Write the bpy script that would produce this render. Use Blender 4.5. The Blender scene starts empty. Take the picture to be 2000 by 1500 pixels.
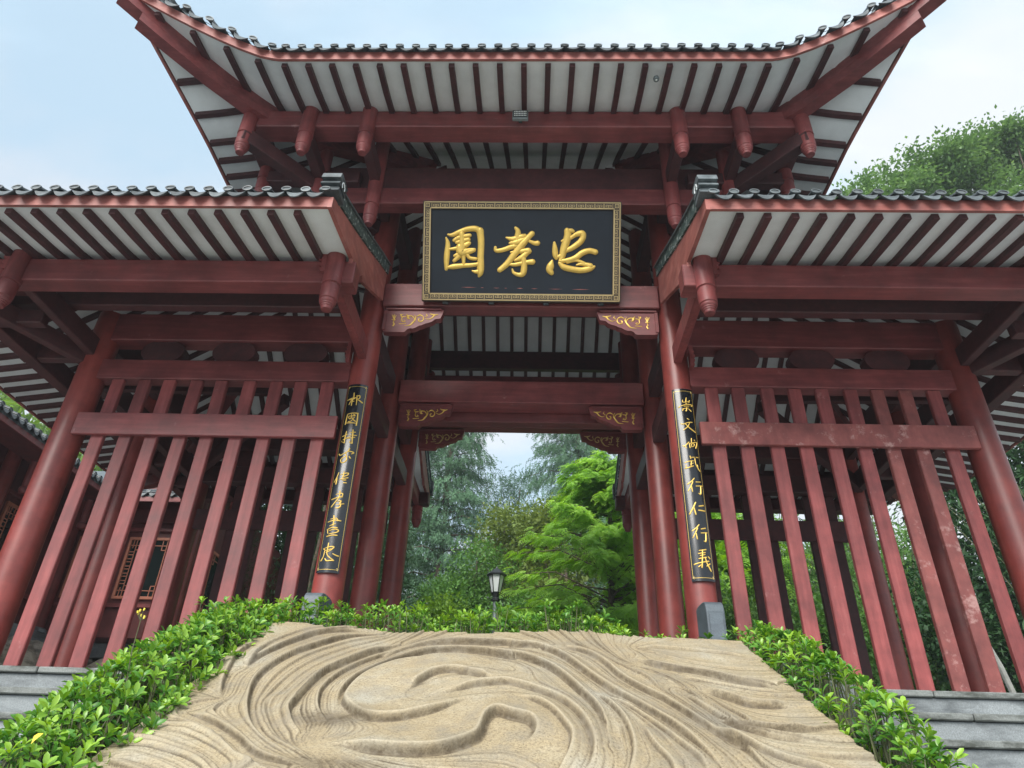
import bpy, math, random
import numpy as np
from mathutils import Vector, Matrix, noise as mnoise
random.seed(7)
rng = np.random.default_rng(7)
SC = bpy.context.scene
COL = SC.collection
R = math.radians

# ------------------------------------------------------------------ camera
def camera():
    p, roll, yaw = 0.5421, 0.0325, 0.036
    f = Vector((-math.sin(yaw)*math.cos(p), math.cos(yaw)*math.cos(p), math.sin(p)))
    r = Vector((math.cos(yaw), math.sin(yaw), 0)); u = r.cross(f)
    r2 = r*math.cos(roll) + u*math.sin(roll); u2 = u*math.cos(roll) - r*math.sin(roll)
    cam = bpy.data.cameras.new('camera'); o = bpy.data.objects.new('camera', cam); COL.objects.link(o)
    cam.sensor_fit = 'HORIZONTAL'; cam.sensor_width = 36.0; cam.lens = 36.0*1350/2000
    cam.clip_start = 0.05; cam.clip_end = 2000
    m = Matrix((r2, u2, -f)).transposed().to_4x4(); m.translation = Vector((0.169, 0, 0))
    o.matrix_world = m
    SC.camera = o
camera()

# ------------------------------------------------------------------ sky, sun, exposure
SUN_EL, SUN_AZ = R(38), R(200)      # azimuth measured clockwise from +Y (north); the sun stands behind the camera
def world():
    w = bpy.data.worlds.new('World'); SC.world = w; w.use_nodes = True
    nt = w.node_tree; N = nt.nodes; L = nt.links
    bg = N['Background']; bg.inputs['Strength'].default_value = 0.065
    sky = N.new('ShaderNodeTexSky'); sky.sky_type = 'NISHITA'; sky.sun_disc = False
    sky.sun_elevation = SUN_EL; sky.sun_rotation = SUN_AZ; sky.air_density = 1.0; sky.dust_density = 0.3; sky.ozone_density = 3.0
    tc = N.new('ShaderNodeTexCoord')
    sep = N.new('ShaderNodeSeparateXYZ'); L.new(tc.outputs['Generated'], sep.inputs[0])
    # project the view direction on a flat cloud layer
    zc = N.new('ShaderNodeMath'); zc.operation = 'MAXIMUM'; zc.inputs[1].default_value = 0.0; L.new(sep.outputs['Z'], zc.inputs[0])
    za = N.new('ShaderNodeMath'); za.operation = 'ADD'; za.inputs[1].default_value = 0.35; L.new(zc.outputs[0], za.inputs[0])
    dx = N.new('ShaderNodeMath'); dx.operation = 'DIVIDE'; L.new(sep.outputs['X'], dx.inputs[0]); L.new(za.outputs[0], dx.inputs[1])
    dy = N.new('ShaderNodeMath'); dy.operation = 'DIVIDE'; L.new(sep.outputs['Y'], dy.inputs[0]); L.new(za.outputs[0], dy.inputs[1])
    cb = N.new('ShaderNodeCombineXYZ'); L.new(dx.outputs[0], cb.inputs[0]); L.new(dy.outputs[0], cb.inputs[1])
    mp = N.new('ShaderNodeMapping'); mp.inputs['Rotation'].default_value = (0, 0, R(35)); mp.inputs['Scale'].default_value = (1.0, 2.0, 1); mp.inputs['Location'].default_value = (3.7, 1.3, 0)
    L.new(cb.outputs[0], mp.inputs['Vector'])
    n1 = N.new('ShaderNodeTexNoise'); n1.inputs['Scale'].default_value = 2.1; n1.inputs['Detail'].default_value = 7; n1.inputs['Roughness'].default_value = 0.52; n1.inputs['Distortion'].default_value = 0.5
    L.new(mp.outputs[0], n1.inputs['Vector'])
    cr = N.new('ShaderNodeMapRange'); cr.inputs['From Min'].default_value = 0.40; cr.inputs['From Max'].default_value = 0.60
    cr.inputs['To Min'].default_value = 0.84; cr.inputs['To Max'].default_value = 0.97; cr.interpolation_type = 'SMOOTHSTEP'
    L.new(n1.outputs['Fac'], cr.inputs['Value'])
    gr = N.new('ShaderNodeMath'); gr.operation = 'MULTIPLY_ADD'; gr.inputs[1].default_value = 0.15; L.new(sep.outputs['X'], gr.inputs[0]); L.new(cr.outputs[0], gr.inputs[2]); gr.use_clamp = True
    n2 = N.new('ShaderNodeTexNoise'); n2.inputs['Scale'].default_value = 1.9; n2.inputs['Detail'].default_value = 6
    L.new(mp.outputs[0], n2.inputs['Vector'])
    cc = N.new('ShaderNodeMix'); cc.data_type = 'RGBA'
    cc.inputs[6].default_value = (5.5, 7.3, 8.7, 1); cc.inputs[7].default_value = (7.9, 8.3, 8.75, 1)
    c2 = N.new('ShaderNodeMapRange'); c2.inputs['From Min'].default_value = 0.36; c2.inputs['From Max'].default_value = 0.6; c2.interpolation_type = 'SMOOTHSTEP'
    g2 = N.new('ShaderNodeMath'); g2.operation = 'MULTIPLY_ADD'; g2.inputs[1].default_value = 0.07; L.new(sep.outputs['X'], g2.inputs[0]); L.new(n2.outputs['Fac'], g2.inputs[2]); L.new(g2.outputs[0], c2.inputs['Value']); L.new(c2.outputs[0], cc.inputs[0])
    mx = N.new('ShaderNodeMix'); mx.data_type = 'RGBA'
    L.new(gr.outputs[0], mx.inputs[0]); L.new(sky.outputs[0], mx.inputs[6]); L.new(cc.outputs[2], mx.inputs[7])
    L.new(mx.outputs[2], bg.inputs['Color'])
world()
sd = bpy.data.lights.new('sun', 'SUN'); sd.energy = 3.0; sd.angle = R(40); sd.color = (1.0, 0.96, 0.9)
so = bpy.data.objects.new('sun', sd); COL.objects.link(so)
so.rotation_euler = Vector((math.sin(SUN_AZ)*math.cos(SUN_EL), math.cos(SUN_AZ)*math.cos(SUN_EL), math.sin(SUN_EL))).to_track_quat('Z', 'Y').to_euler()
so.location = (0, -20, 30)
SC.view_settings.view_transform = 'Standard'; SC.view_settings.look = 'None'
SC.view_settings.exposure = 1.0; SC.view_settings.gamma = 1.0; SC.view_settings.use_curve_mapping = False
SC.render.engine = 'CYCLES'
SC.cycles.max_bounces = 8; SC.cycles.diffuse_bounces = 5; SC.cycles.transparent_max_bounces = 8
SC.cycles.use_denoising = True

# ------------------------------------------------------------------ materials
def mat(name):
    m = bpy.data.materials.new(name); m.use_nodes = True
    return m, m.node_tree.nodes, m.node_tree.links, m.node_tree.nodes['Principled BSDF']
def ramp(N, stops):
    r = N.new('ShaderNodeValToRGB'); e = r.color_ramp.elements
    while len(e) < len(stops): e.new(0.5)
    for k, (p, c) in zip(e, stops): k.position = p; k.color = tuple(c) + (1,)
    return r
def coords(N, L, scale=(1, 1, 1), kind='Object'):
    tc = N.new('ShaderNodeTexCoord'); mp = N.new('ShaderNodeMapping'); mp.inputs['Scale'].default_value = scale
    if kind == 'World':
        g = N.new('ShaderNodeNewGeometry'); L.new(g.outputs['Position'], mp.inputs['Vector'])
    else: L.new(tc.outputs[kind], mp.inputs['Vector'])
    return mp
def noise_tex(N, L, src, scale, detail=4, rough=0.55):
    n = N.new('ShaderNodeTexNoise'); n.inputs['Scale'].default_value = scale; n.inputs['Detail'].default_value = detail; n.inputs['Roughness'].default_value = rough
    L.new(src.outputs[0], n.inputs['Vector']); return n
def mixc(N, L, fac, a, b, mode='MIX'):
    m = N.new('ShaderNodeMix'); m.data_type = 'RGBA'; m.blend_type = mode
    for i, v in ((0, fac), (6, a), (7, b)):
        if hasattr(v, 'links') or hasattr(v, 'is_linked'): L.new(v, m.inputs[i])
        elif isinstance(v, (int, float)): m.inputs[i].default_value = v
        else: m.inputs[i].default_value = tuple(v) + (1,)
    return m.outputs[2]
def bump(N, L, h, b, strength=0.2, dist=0.01):
    k = N.new('ShaderNodeBump'); k.inputs['Strength'].default_value = strength; k.inputs['Distance'].default_value = dist
    L.new(h, k.inputs['Height']); L.new(k.outputs[0], b.inputs['Normal'])
def rand_shift(N, L, col, amount=0.15):
    oi = N.new('ShaderNodeObjectInfo'); mr = N.new('ShaderNodeMapRange'); mr.inputs['To Min'].default_value = 1-amount; mr.inputs['To Max'].default_value = 1+amount
    L.new(oi.outputs['Random'], mr.inputs['Value'])
    h = N.new('ShaderNodeHueSaturation'); L.new(mr.outputs[0], h.inputs['Value']); L.new(col, h.inputs['Color'])
    return h.outputs[0]
def wood(name, c1, c2, c3, grain=(1, 1, 14), rough=0.5, coat=0.0, wear=0.0, wt=0.64):
    m, N, L, b = mat(name)
    w = coords(N, L, grain, 'World'); n = noise_tex(N, L, w, 2.2, 6, 0.6)
    r = ramp(N, [(0.3, c1), (0.55, c2), (0.75, c3)]); L.new(n.outputs['Fac'], r.inputs[0])
    w2 = coords(N, L, (1, 1, 1), 'World'); n2 = noise_tex(N, L, w2, 3.1, 5, 0.65)
    r2 = ramp(N, [(0.32, (0.6, 0.6, 0.62)), (0.62, (1.0, 1.0, 1.0))]); L.new(n2.outputs['Fac'], r2.inputs[0])
    col = mixc(N, L, 1.0, r.outputs[0], r2.outputs[0], 'MULTIPLY')
    if wear > 0:
        n3 = noise_tex(N, L, w2, 5.5, 8, 0.72)
        r3 = ramp(N, [(wt, (0, 0, 0)), (wt+.1, (wear, wear, wear))]); L.new(n3.outputs['Fac'], r3.inputs[0])
        col = mixc(N, L, r3.outputs[0], col, (0.42, 0.25, 0.23))
    col = rand_shift(N, L, col, 0.18)
    L.new(col, b.inputs['Base Color'])
    rr = N.new('ShaderNodeMapRange'); rr.inputs['To Min'].default_value = rough-0.1; rr.inputs['To Max'].default_value = rough+0.14; L.new(n2.outputs['Fac'], rr.inputs['Value'])
    L.new(rr.outputs[0], b.inputs['Roughness'])
    b.inputs['Coat Weight'].default_value = coat; b.inputs['Coat Roughness'].default_value = 0.25
    bump(N, L, n.outputs['Fac'], b, 0.18, 0.006)
    return m
M = {}
M['red_v'] = wood('red_painted_wood_upright', (0.185, 0.040, 0.039), (0.25, 0.056, 0.054), (0.31, 0.085, 0.08), (9, 9, 0.8), 0.5, 0.0, 0.5)
M['red_h'] = wood('red_painted_wood_level', (0.165, 0.036, 0.036), (0.22, 0.05, 0.049), (0.275, 0.075, 0.072), (0.8, 9, 9), 0.48, 0.1, 0.55)
M['red_shaded'] = wood('shaded_dark_red_wood', (0.055, 0.018, 0.019), (0.075, 0.022, 0.023), (0.10, 0.029, 0.028), (6, 6, 6), 0.55)  # dark red of the rafters, plus shade put into inner and rear timber
M['red_scuff'] = wood('scuffed_red_wood', (0.19, 0.05, 0.045), (0.25, 0.068, 0.06), (0.31, 0.10, 0.088), (5, 5, 2), 0.52, 0.0, 0.8, 0.565)
M['column'] = wood('red_lacquered_column', (0.20, 0.036, 0.03), (0.24, 0.044, 0.036), (0.275, 0.058, 0.046), (5, 5, 0.5), 0.42, 0.12)
M['fascia'] = wood('weathered_red_fascia', (0.27, 0.075, 0.06), (0.35, 0.115, 0.095), (0.44, 0.175, 0.15), (2, 2, 6), 0.55, 0.0, 0.7)
def simple(name, c, rough=0.5, metal=0.0, var=0.12, scale=6.0, bmp=0.1, rnd=0.0, coat=0.0):
    m, N, L, b = mat(name)
    w = coords(N, L, (1, 1, 1), 'World'); n = noise_tex(N, L, w, scale, 6, 0.6)
    lo = tuple(x*(1-var) for x in c); hi = tuple(min(1, x*(1+var)) for x in c)
    r = ramp(N, [(0.32, lo), (0.68, hi)]); L.new(n.outputs['Fac'], r.inputs[0])
    col = r.outputs[0]
    if rnd: col = rand_shift(N, L, col, rnd)
    L.new(col, b.inputs['Base Color']); b.inputs['Roughness'].default_value = rough; b.inputs['Metallic'].default_value = metal
    b.inputs['Coat Weight'].default_value = coat; b.inputs['Coat Roughness'].default_value = 0.08
    if bmp: bump(N, L, n.outputs['Fac'], b, bmp, 0.01)
    return m
M['board'] = simple('white_ceiling_board', (0.70, 0.74, 0.74), 0.7, 0, 0.13, 1.7, 0.05)
M['gold'] = simple('gold_paint', (0.78, 0.52, 0.11), 0.36, 0.35, 0.1, 12, 0.1)
M['dullgold'] = simple('dull_gold_paint', (0.62, 0.46, 0.17), 0.45, 0.2, 0.15, 14, 0.1)
M['fretgold'] = simple('pale_gold_fret', (0.50, 0.38, 0.18), 0.5, 0.2, 0.1, 14, 0.0)
M['fretback'] = simple('dark_brown_frame', (0.055, 0.036, 0.022), 0.5, 0, 0.1, 10, 0.0)
M['lacquer'] = simple('black_lacquer', (0.005, 0.007, 0.010), 0.24, 0, 0.2, 8, 0.0, 0, 0.35)
def plaque_mat():
    m, N, L, b = mat('blue_black_plaque')
    w = coords(N, L, (1, 1, 1), 'World')
    n = noise_tex(N, L, w, 3, 5, 0.6); r = ramp(N, [(0.3, (0.005, 0.009, 0.015)), (0.7, (0.009, 0.015, 0.024))]); L.new(n.outputs['Fac'], r.inputs[0])
    L.new(r.outputs[0], b.inputs['Base Color']); b.inputs['Roughness'].default_value = 0.42; b.inputs['Specular IOR Level'].default_value = 0.3
    return m
M['plaque'] = plaque_mat()
def tile_mat():
    m, N, L, b = mat('grey_clay_tile')
    w = coords(N, L, (1, 1, 1), 'World'); n = noise_tex(N, L, w, 9, 7, 0.65)
    r = ramp(N, [(0.3, (0.035, 0.044, 0.048)), (0.52, (0.075, 0.090, 0.096)), (0.72, (0.16, 0.185, 0.19))]); L.new(n.outputs['Fac'], r.inputs[0])
    L.new(rand_shift(N, L, r.outputs[0], 0.3), b.inputs['Base Color']); b.inputs['Roughness'].default_value = 0.46
    bump(N, L, n.outputs['Fac'], b, 0.35, 0.01); return m
M['tile'] = tile_mat()
def verge_mat():
    m, N, L, b = mat('lichened_verge_tile')
    w = coords(N, L, (1, 1, 1), 'World'); n = noise_tex(N, L, w, 16, 6, 0.7)
    r = ramp(N, [(0.35, (0.022, 0.045, 0.042)), (0.54, (0.05, 0.08, 0.075)), (0.61, (0.38, 0.42, 0.40)), (0.7, (0.6, 0.63, 0.6))]); L.new(n.outputs['Fac'], r.inputs[0])
    L.new(r.outputs[0], b.inputs['Base Color']); b.inputs['Roughness'].default_value = 0.55; bump(N, L, n.outputs['Fac'], b, 0.5, 0.01); return m
M['verge'] = verge_mat()
def granite(name, c, dark, stain=0.6, scale=2.2):
    m, N, L, b = mat(name)
    w = coords(N, L, (1, 1, 1), 'World')
    sp = noise_tex(N, L, w, 140, 2, 0.7); r = ramp(N, [(0.3, tuple(x*0.72 for x in c)), (0.7, tuple(min(1, x*1.2) for x in c))]); L.new(sp.outputs['Fac'], r.inputs[0])
    w2 = coords(N, L, (1, 1, 3), 'World'); st = noise_tex(N, L, w2, scale, 8, 0.66)
    rs = ramp(N, [(0.44, (0, 0, 0)), (0.62, (stain, stain, stain))]); L.new(st.outputs['Fac'], rs.inputs[0])
    col = mixc(N, L, rs.outputs[0], r.outputs[0], dark)
    L.new(rand_shift(N, L, col, 0.14), b.inputs['Base Color'])
    rr = N.new('ShaderNodeMapRange'); rr.inputs['To Min'].default_value = 0.62; rr.inputs['To Max'].default_value = 0.35; L.new(rs.outputs[0], rr.inputs['Value']); L.new(rr.outputs[0], b.inputs['Roughness'])
    bump(N, L, sp.outputs['Fac'], b, 0.25, 0.004); return m
M['granite'] = granite('grey_granite', (0.235, 0.26, 0.27), (0.085, 0.095, 0.10), 0.95)
M['nosing'] = granite('mossy_granite_edge', (0.20, 0.215, 0.205), (0.055, 0.06, 0.05), 0.95, 6)
M['cheek'] = granite('dark_wet_granite', (0.135, 0.15, 0.155), (0.09, 0.10, 0.10), 0.8, 3)
M['drum'] = granite('blue_grey_polished_stone', (0.095, 0.12, 0.14), (0.06, 0.07, 0.085), 0.6, 4)
M['paving'] = granite('grey_paving', (0.45, 0.46, 0.46), (0.30, 0.31, 0.31), 0.6, 0.8)
M['rock'] = granite('brown_grey_rock', (0.42, 0.37, 0.30), (0.10, 0.085, 0.065), 0.9, 3)
M['soil'] = simple('dark_soil', (0.045, 0.036, 0.026), 0.9, 0, 0.4, 20, 0.6)
M['hill'] = simple('leaf_littered_hillside', (0.045, 0.065, 0.028), 0.9, 0, 0.4, 2, 0.6)
M['metal_dark'] = simple('dark_painted_metal', (0.03, 0.035, 0.036), 0.4, 0.5, 0.1, 10, 0.0)
M['metal_grey'] = simple('grey_green_metal', (0.17, 0.20, 0.20), 0.45, 0.3, 0.1, 10, 0.0)
M['milk'] = simple('milky_lamp_glass', (0.72, 0.76, 0.74), 0.25, 0, 0.03, 4, 0.0)
M['led'] = simple('clear_lens', (0.75, 0.78, 0.74), 0.2, 0, 0.02, 4, 0.0)
M['bark'] = simple('brown_bark', (0.10, 0.075, 0.055), 0.85, 0, 0.3, 12, 0.6)
M['stem'] = simple('green_brown_stem', (0.09, 0.10, 0.045), 0.7, 0, 0.2, 12, 0.0)
M['pole'] = simple('pale_bare_trunk', (0.36, 0.36, 0.33), 0.8, 0, 0.2, 8, 0.3)
M['windowframe'] = simple('orange_brown_lattice', (0.50, 0.185, 0.115), 0.5, 0, 0.12, 8, 0.05)
M['hallwall'] = wood('dark_red_hall_panel', (0.12, 0.03, 0.03), (0.155, 0.038, 0.036), (0.19, 0.05, 0.046), (4, 4, 1), 0.5)
def glass_mat():
    m, N, L, b = mat('dark_window_glass'); b.inputs['Base Color'].default_value = (0.012, 0.02, 0.02, 1); b.inputs['Roughness'].default_value = 0.06; return m
M['glass'] = glass_mat()
M['yellow'] = simple('yellow_petal', (0.75, 0.6, 0.06), 0.5, 0, 0.1, 10, 0)
def leaf(name, dark, mid, light, rough=0.4, trans=0.35, spec=0.5):
    m, N, L, b = mat(name)
    a = N.new('ShaderNodeAttribute'); a.attribute_name = 'tint'
    r = ramp(N, [(0.0, dark), (0.5, mid), (1.0, light)]); L.new(a.outputs['Fac'], r.inputs[0])
    L.new(r.outputs[0], b.inputs['Base Color']); b.inputs['Roughness'].default_value = rough; b.inputs['Specular IOR Level'].default_value = spec
    t = N.new('ShaderNodeBsdfTranslucent'); h = N.new('ShaderNodeHueSaturation'); h.inputs['Hue'].default_value = 0.485; h.inputs['Saturation'].default_value = 1.15; h.inputs['Value'].default_value = 1.35
    L.new(r.outputs[0], h.inputs['Color']); L.new(h.outputs[0], t.inputs['Color'])
    ms = N.new('ShaderNodeMixShader'); ms.inputs[0].default_value = trans
    L.new(b.outputs[0], ms.inputs[1]); L.new(t.outputs[0], ms.inputs[2]); L.new(ms.outputs[0], N['Material Output'].inputs['Surface'])
    return m
M['hedge'] = leaf('glossy_hedge_leaf', (0.028, 0.09, 0.02), (0.085, 0.25, 0.04), (0.30, 0.50, 0.06), 0.32, 0.3, 0.6)
M['conifer'] = leaf('blue_green_conifer_leaf', (0.055, 0.12, 0.062), (0.10, 0.20, 0.108), (0.15, 0.28, 0.16), 0.6, 0.25, 0.3)
M['fern'] = leaf('fresh_feathery_leaf', (0.13, 0.28, 0.035), (0.25, 0.48, 0.07), (0.40, 0.64, 0.11), 0.55, 0.4, 0.3)
M['broad'] = leaf('mid_green_leaf', (0.06, 0.145, 0.035), (0.125, 0.27, 0.065), (0.22, 0.40, 0.10), 0.5, 0.35, 0.4)
M['camphor'] = leaf('camphor_leaf', (0.07, 0.145, 0.045), (0.14, 0.26, 0.08), (0.24, 0.38, 0.13), 0.5, 0.35, 0.4)
M['darkleaf'] = leaf('dark_green_leaf', (0.018, 0.05, 0.02), (0.04, 0.10, 0.036), (0.075, 0.17, 0.055), 0.5, 0.25, 0.4)
M['limeleaf'] = leaf('lime_green_leaf', (0.09, 0.18, 0.03), (0.17, 0.31, 0.05), (0.29, 0.44, 0.08), 0.5, 0.4, 0.3)
M['olive'] = leaf('olive_green_leaf', (0.085, 0.125, 0.035), (0.17, 0.24, 0.06), (0.28, 0.35, 0.09), 0.55, 0.35, 0.3)
def sculpt_mat():
    m, N, L, b = mat('carved_yellow_granite')
    w = coords(N, L, (1, 1, 1), 'World')
    big = noise_tex(N, L, w, 2.4, 6, 0.6); rb = ramp(N, [(0.3, (0.24, 0.215, 0.165)), (0.47, (0.34, 0.275, 0.17)), (0.56, (0.36, 0.305, 0.205)), (0.7, (0.37, 0.345, 0.275))]); L.new(big.outputs['Fac'], rb.inputs[0])
    sp = noise_tex(N, L, w, 95, 3, 0.85); rs = ramp(N, [(0.3, (0.4, 0.37, 0.33)), (0.5, (1, 1, 1)), (0.75, (1.25, 1.22, 1.18))]); L.new(sp.outputs['Fac'], rs.inputs[0])
    col = mixc(N, L, 1.0, rb.outputs[0], rs.outputs[0], 'MULTIPLY')
    sp2 = noise_tex(N, L, w, 60, 3, 0.7); r2 = ramp(N, [(0.66, (0, 0, 0)), (0.74, (0.65, 0.65, 0.65))]); L.new(sp2.outputs['Fac'], r2.inputs[0])
    col = mixc(N, L, r2.outputs[0], col, (0.15, 0.12, 0.085))
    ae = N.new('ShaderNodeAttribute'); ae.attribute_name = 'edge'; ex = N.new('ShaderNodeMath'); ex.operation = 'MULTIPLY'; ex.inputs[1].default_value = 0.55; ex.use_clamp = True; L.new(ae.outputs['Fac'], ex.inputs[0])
    col = mixc(N, L, ex.outputs[0], col, (0.44, 0.385, 0.28))  # painted highlight: lighter stone colour along the carved top edges
    a = N.new('ShaderNodeAttribute'); a.attribute_name = 'dark_mask'
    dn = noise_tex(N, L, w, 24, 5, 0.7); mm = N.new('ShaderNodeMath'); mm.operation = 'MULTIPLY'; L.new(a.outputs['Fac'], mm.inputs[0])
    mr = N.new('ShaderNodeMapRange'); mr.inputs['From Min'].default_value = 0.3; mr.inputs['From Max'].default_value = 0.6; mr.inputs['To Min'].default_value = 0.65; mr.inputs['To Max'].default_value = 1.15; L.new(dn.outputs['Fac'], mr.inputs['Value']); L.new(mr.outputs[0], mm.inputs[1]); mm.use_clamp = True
    col = mixc(N, L, mm.outputs[0], col, (0.082, 0.060, 0.034))  # darker brown at the foot of carved steps, in grooves and stains
    gp = noise_tex(N, L, w, 5.5, 7, 0.7); rg = ramp(N, [(0.5, (0, 0, 0)), (0.66, (.55, .55, .55))]); L.new(gp.outputs['Fac'], rg.inputs[0])
    col = mixc(N, L, rg.outputs[0], col, (0.235, 0.205, 0.155))
    L.new(col, b.inputs['Base Color']); b.inputs['Roughness'].default_value = 0.75
    bump(N, L, sp2.outputs['Fac'], b, 0.55, 0.008); return m
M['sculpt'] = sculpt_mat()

# ------------------------------------------------------------------ object helpers
WLOC = {}
def tag(o, label=None, cat=None, group=None, kind=None):
    if label: o['label'] = label
    if cat: o['category'] = cat
    if group: o['group'] = group
    if kind: o['kind'] = kind
    return o
def thing(name, loc, label, cat, group=None):
    o = bpy.data.objects.new(name, None); COL.objects.link(o); o.location = loc; o.empty_display_size = 0.2
    WLOC[o] = Vector(loc); return tag(o, label, cat, group)
def put(name, me, parent=None, loc=(0, 0, 0), rot=None):
    """link a mesh at a world position under a parent that is never rotated"""
    o = bpy.data.objects.new(name, me); COL.objects.link(o)
    loc = Vector(loc); WLOC[o] = loc.copy()
    if parent is not None: o.parent = parent; loc = loc - WLOC[parent]
    if rot is not None:
        m = rot.to_4x4(); m.translation = loc; o.matrix_basis = m
    else: o.location = loc
    return o
class MB:
    def __init__(s): s.v = []; s.f = []
    def add(s, v, f):
        k = len(s.v); s.v += [tuple(p) for p in v]; s.f += [tuple(i+k for i in q) for q in f]; return s
    def box(s, x0, x1, y0, y1, z0, z1, c=0.008):
        """box with chamfered edges"""
        c = min(c, (x1-x0)*.3, (y1-y0)*.3, (z1-z0)*.3)
        v = []; idx = {}
        for sx in (0, 1):
            for sy in (0, 1):
                for sz in (0, 1):
                    X, Y, Z = (x1 if sx else x0), (y1 if sy else y0), (z1 if sz else z0)
                    dx, dy, dz = (-c if sx else c), (-c if sy else c), (-c if sz else c)
                    for ax, p in (('x', (X, Y+dy, Z+dz)), ('y', (X+dx, Y, Z+dz)), ('z', (X+dx, Y+dy, Z))):
                        idx[(sx, sy, sz, ax)] = len(v); v.append(p)
        I = lambda a, b, d, ax: idx[(a, b, d, ax)]
        f = []
        for a in (0, 1):
            q = [I(a, 0, 0, 'x'), I(a, 1, 0, 'x'), I(a, 1, 1, 'x'), I(a, 0, 1, 'x')]; f.append(q if a else q[::-1])
            q = [I(0, a, 0, 'y'), I(0, a, 1, 'y'), I(1, a, 1, 'y'), I(1, a, 0, 'y')]; f.append(q if a else q[::-1])
            q = [I(0, 0, a, 'z'), I(1, 0, a, 'z'), I(1, 1, a, 'z'), I(0, 1, a, 'z')]; f.append(q if a else q[::-1])
        for a in (0, 1):
            for b in (0, 1):
                fl = (a == b)
                q = [I(a, b, 0, 'x'), I(a, b, 0, 'y'), I(a, b, 1, 'y'), I(a, b, 1, 'x')]; f.append(q if fl else q[::-1])
                q = [I(a, 0, b, 'z'), I(a, 0, b, 'x'), I(a, 1, b, 'x'), I(a, 1, b, 'z')]; f.append(q if fl else q[::-1])
                q = [I(0, a, b, 'y'), I(0, a, b, 'z'), I(1, a, b, 'z'), I(1, a, b, 'y')]; f.append(q if fl else q[::-1])
                for d in (0, 1):
                    q = [I(a, b, d, 'x'), I(a, b, d, 'y'), I(a, b, d, 'z')]; f.append(q if (a+b+d) % 2 else q[::-1])
        return s.add(v, f)
    def lathe(s, x, y, prof, n=24, cap=True):
        v = []; f = []
        for r, z in prof:
            for k in range(n):
                a = 2*math.pi*k/n; v.append((x+r*math.cos(a), y+r*math.sin(a), z))
        for i in range(len(prof)-1):
            for k in range(n):
                k2 = (k+1) % n; f.append((i*n+k, i*n+k2, (i+1)*n+k2, (i+1)*n+k))
        if cap: f.append(tuple(range(n))[::-1]); f.append(tuple((len(prof)-1)*n+k for k in range(n)))
        return s.add(v, f)
    def tube(s, pts, radii, n=6):
        P = [Vector(p) for p in pts]; v = []; f = []
        for i, p in enumerate(P):
            t = (P[min(i+1, len(P)-1)]-P[max(i-1, 0)]).normalized()
            a = t.cross(Vector((0, 0, 1)));
            if a.length < 1e-3: a = Vector((1, 0, 0))
            a.normalize(); b = t.cross(a); r = radii[i] if hasattr(radii, '__len__') else radii
            for k in range(n):
                g = 2*math.pi*k/n; v.append(p+a*r*math.cos(g)+b*r*math.sin(g))
        for i in range(len(P)-1):
            for k in range(n):
                k2 = (k+1) % n; f.append((i*n+k, i*n+k2, (i+1)*n+k2, (i+1)*n+k))
        f.append(tuple(range(n))[::-1]); f.append(tuple((len(P)-1)*n+k for k in range(n)))
        return s.add(v, f)
    def bar(s, a, b, w, h, c=0.006):
        """straight bar between two points, width w level, height h"""
        a = Vector(a); b = Vector(b); d = b-a; Lh = d.length; t = d.normalized()
        r = t.cross(Vector((0, 0, 1))); r = r.normalized() if r.length > 1e-4 else Vector((1, 0, 0)); u = r.cross(t)
        m = MB().box(-w/2, w/2, 0, Lh, -h/2, h/2, c)
        return s.add([a+r*p[0]+t*p[1]+u*p[2] for p in m.v], m.f)
    def prism(s, poly, fn, d0, d1):
        """polygon (a,b) extruded from depth d0 to d1; fn maps (a,b,depth) to a point"""
        n = len(poly)
        v = [fn(a, b, d0) for a, b in poly]+[fn(a, b, d1) for a, b in poly]
        f = [tuple(range(n)), tuple(range(n, 2*n))[::-1]]+[(i, i+n, (i+1) % n+n, (i+1) % n) for i in range(n)]
        return s.add(v, f)
    def sweep(s, path, w, h, up=0.0):
        """rectangular section under a path of (point, side vector); top at the path, h deep"""
        v = []; f = []
        for p, sd in path:
            p = Vector(p); sd = Vector(sd).normalized()*w/2
            v += [p-sd, p+sd, p+sd-Vector((0, 0, h)), p-sd-Vector((0, 0, h))]
        for i in range(len(path)-1):
            for k in range(4):
                k2 = (k+1) % 4; f.append((i*4+k, i*4+k2, i*4+4+k2, i*4+4+k))
        n = len(path)-1
        f.append((3, 2, 1, 0)); f.append((n*4, n*4+1, n*4+2, n*4+3))
        return s.add(v, f)
    def mesh(s, name, m, smooth=False, off=None):
        me = bpy.data.meshes.new(name)
        v = s.v if off is None else [(p[0]-off[0], p[1]-off[1], p[2]-off[2]) for p in s.v]
        me.from_pydata([tuple(p) for p in v], [], s.f); me.materials.append(m)
        if smooth:
            me.polygons.foreach_set('use_smooth', [True]*len(me.polygons))
            try: me.set_sharp_from_angle(angle=R(smooth if smooth is not True else 40))
            except Exception: pass
        me.update(); return me
    def build(s, name, m, parent=None, smooth=False):
        if not s.v: return None
        a = np.array(s.v, float); c = (a.min(0)+a.max(0))/2
        return put(name, s.mesh(name, m, smooth, c), parent, c)
def fix_normals(me):
    import bmesh
    bm = bmesh.new(); bm.from_mesh(me); bmesh.ops.recalc_face_normals(bm, faces=bm.faces); bm.to_mesh(me); bm.free()
def catmull(pts, n=5):
    P = [np.array(p, float) for p in pts]
    if len(P) == 2: return [P[0]+(P[1]-P[0])*i/n for i in range(n+1)]
    out = []
    for i in range(len(P)-1):
        a, b, c, d = P[max(i-1, 0)], P[i], P[i+1], P[min(i+2, len(P)-1)]
        for k in range(n):
            t = k/n; out.append(0.5*((2*b)+(c-a)*t+(2*a-5*b+4*c-d)*t*t+(3*b-a-3*c+d)*t**3))
    out.append(P[-1]); return out
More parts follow.
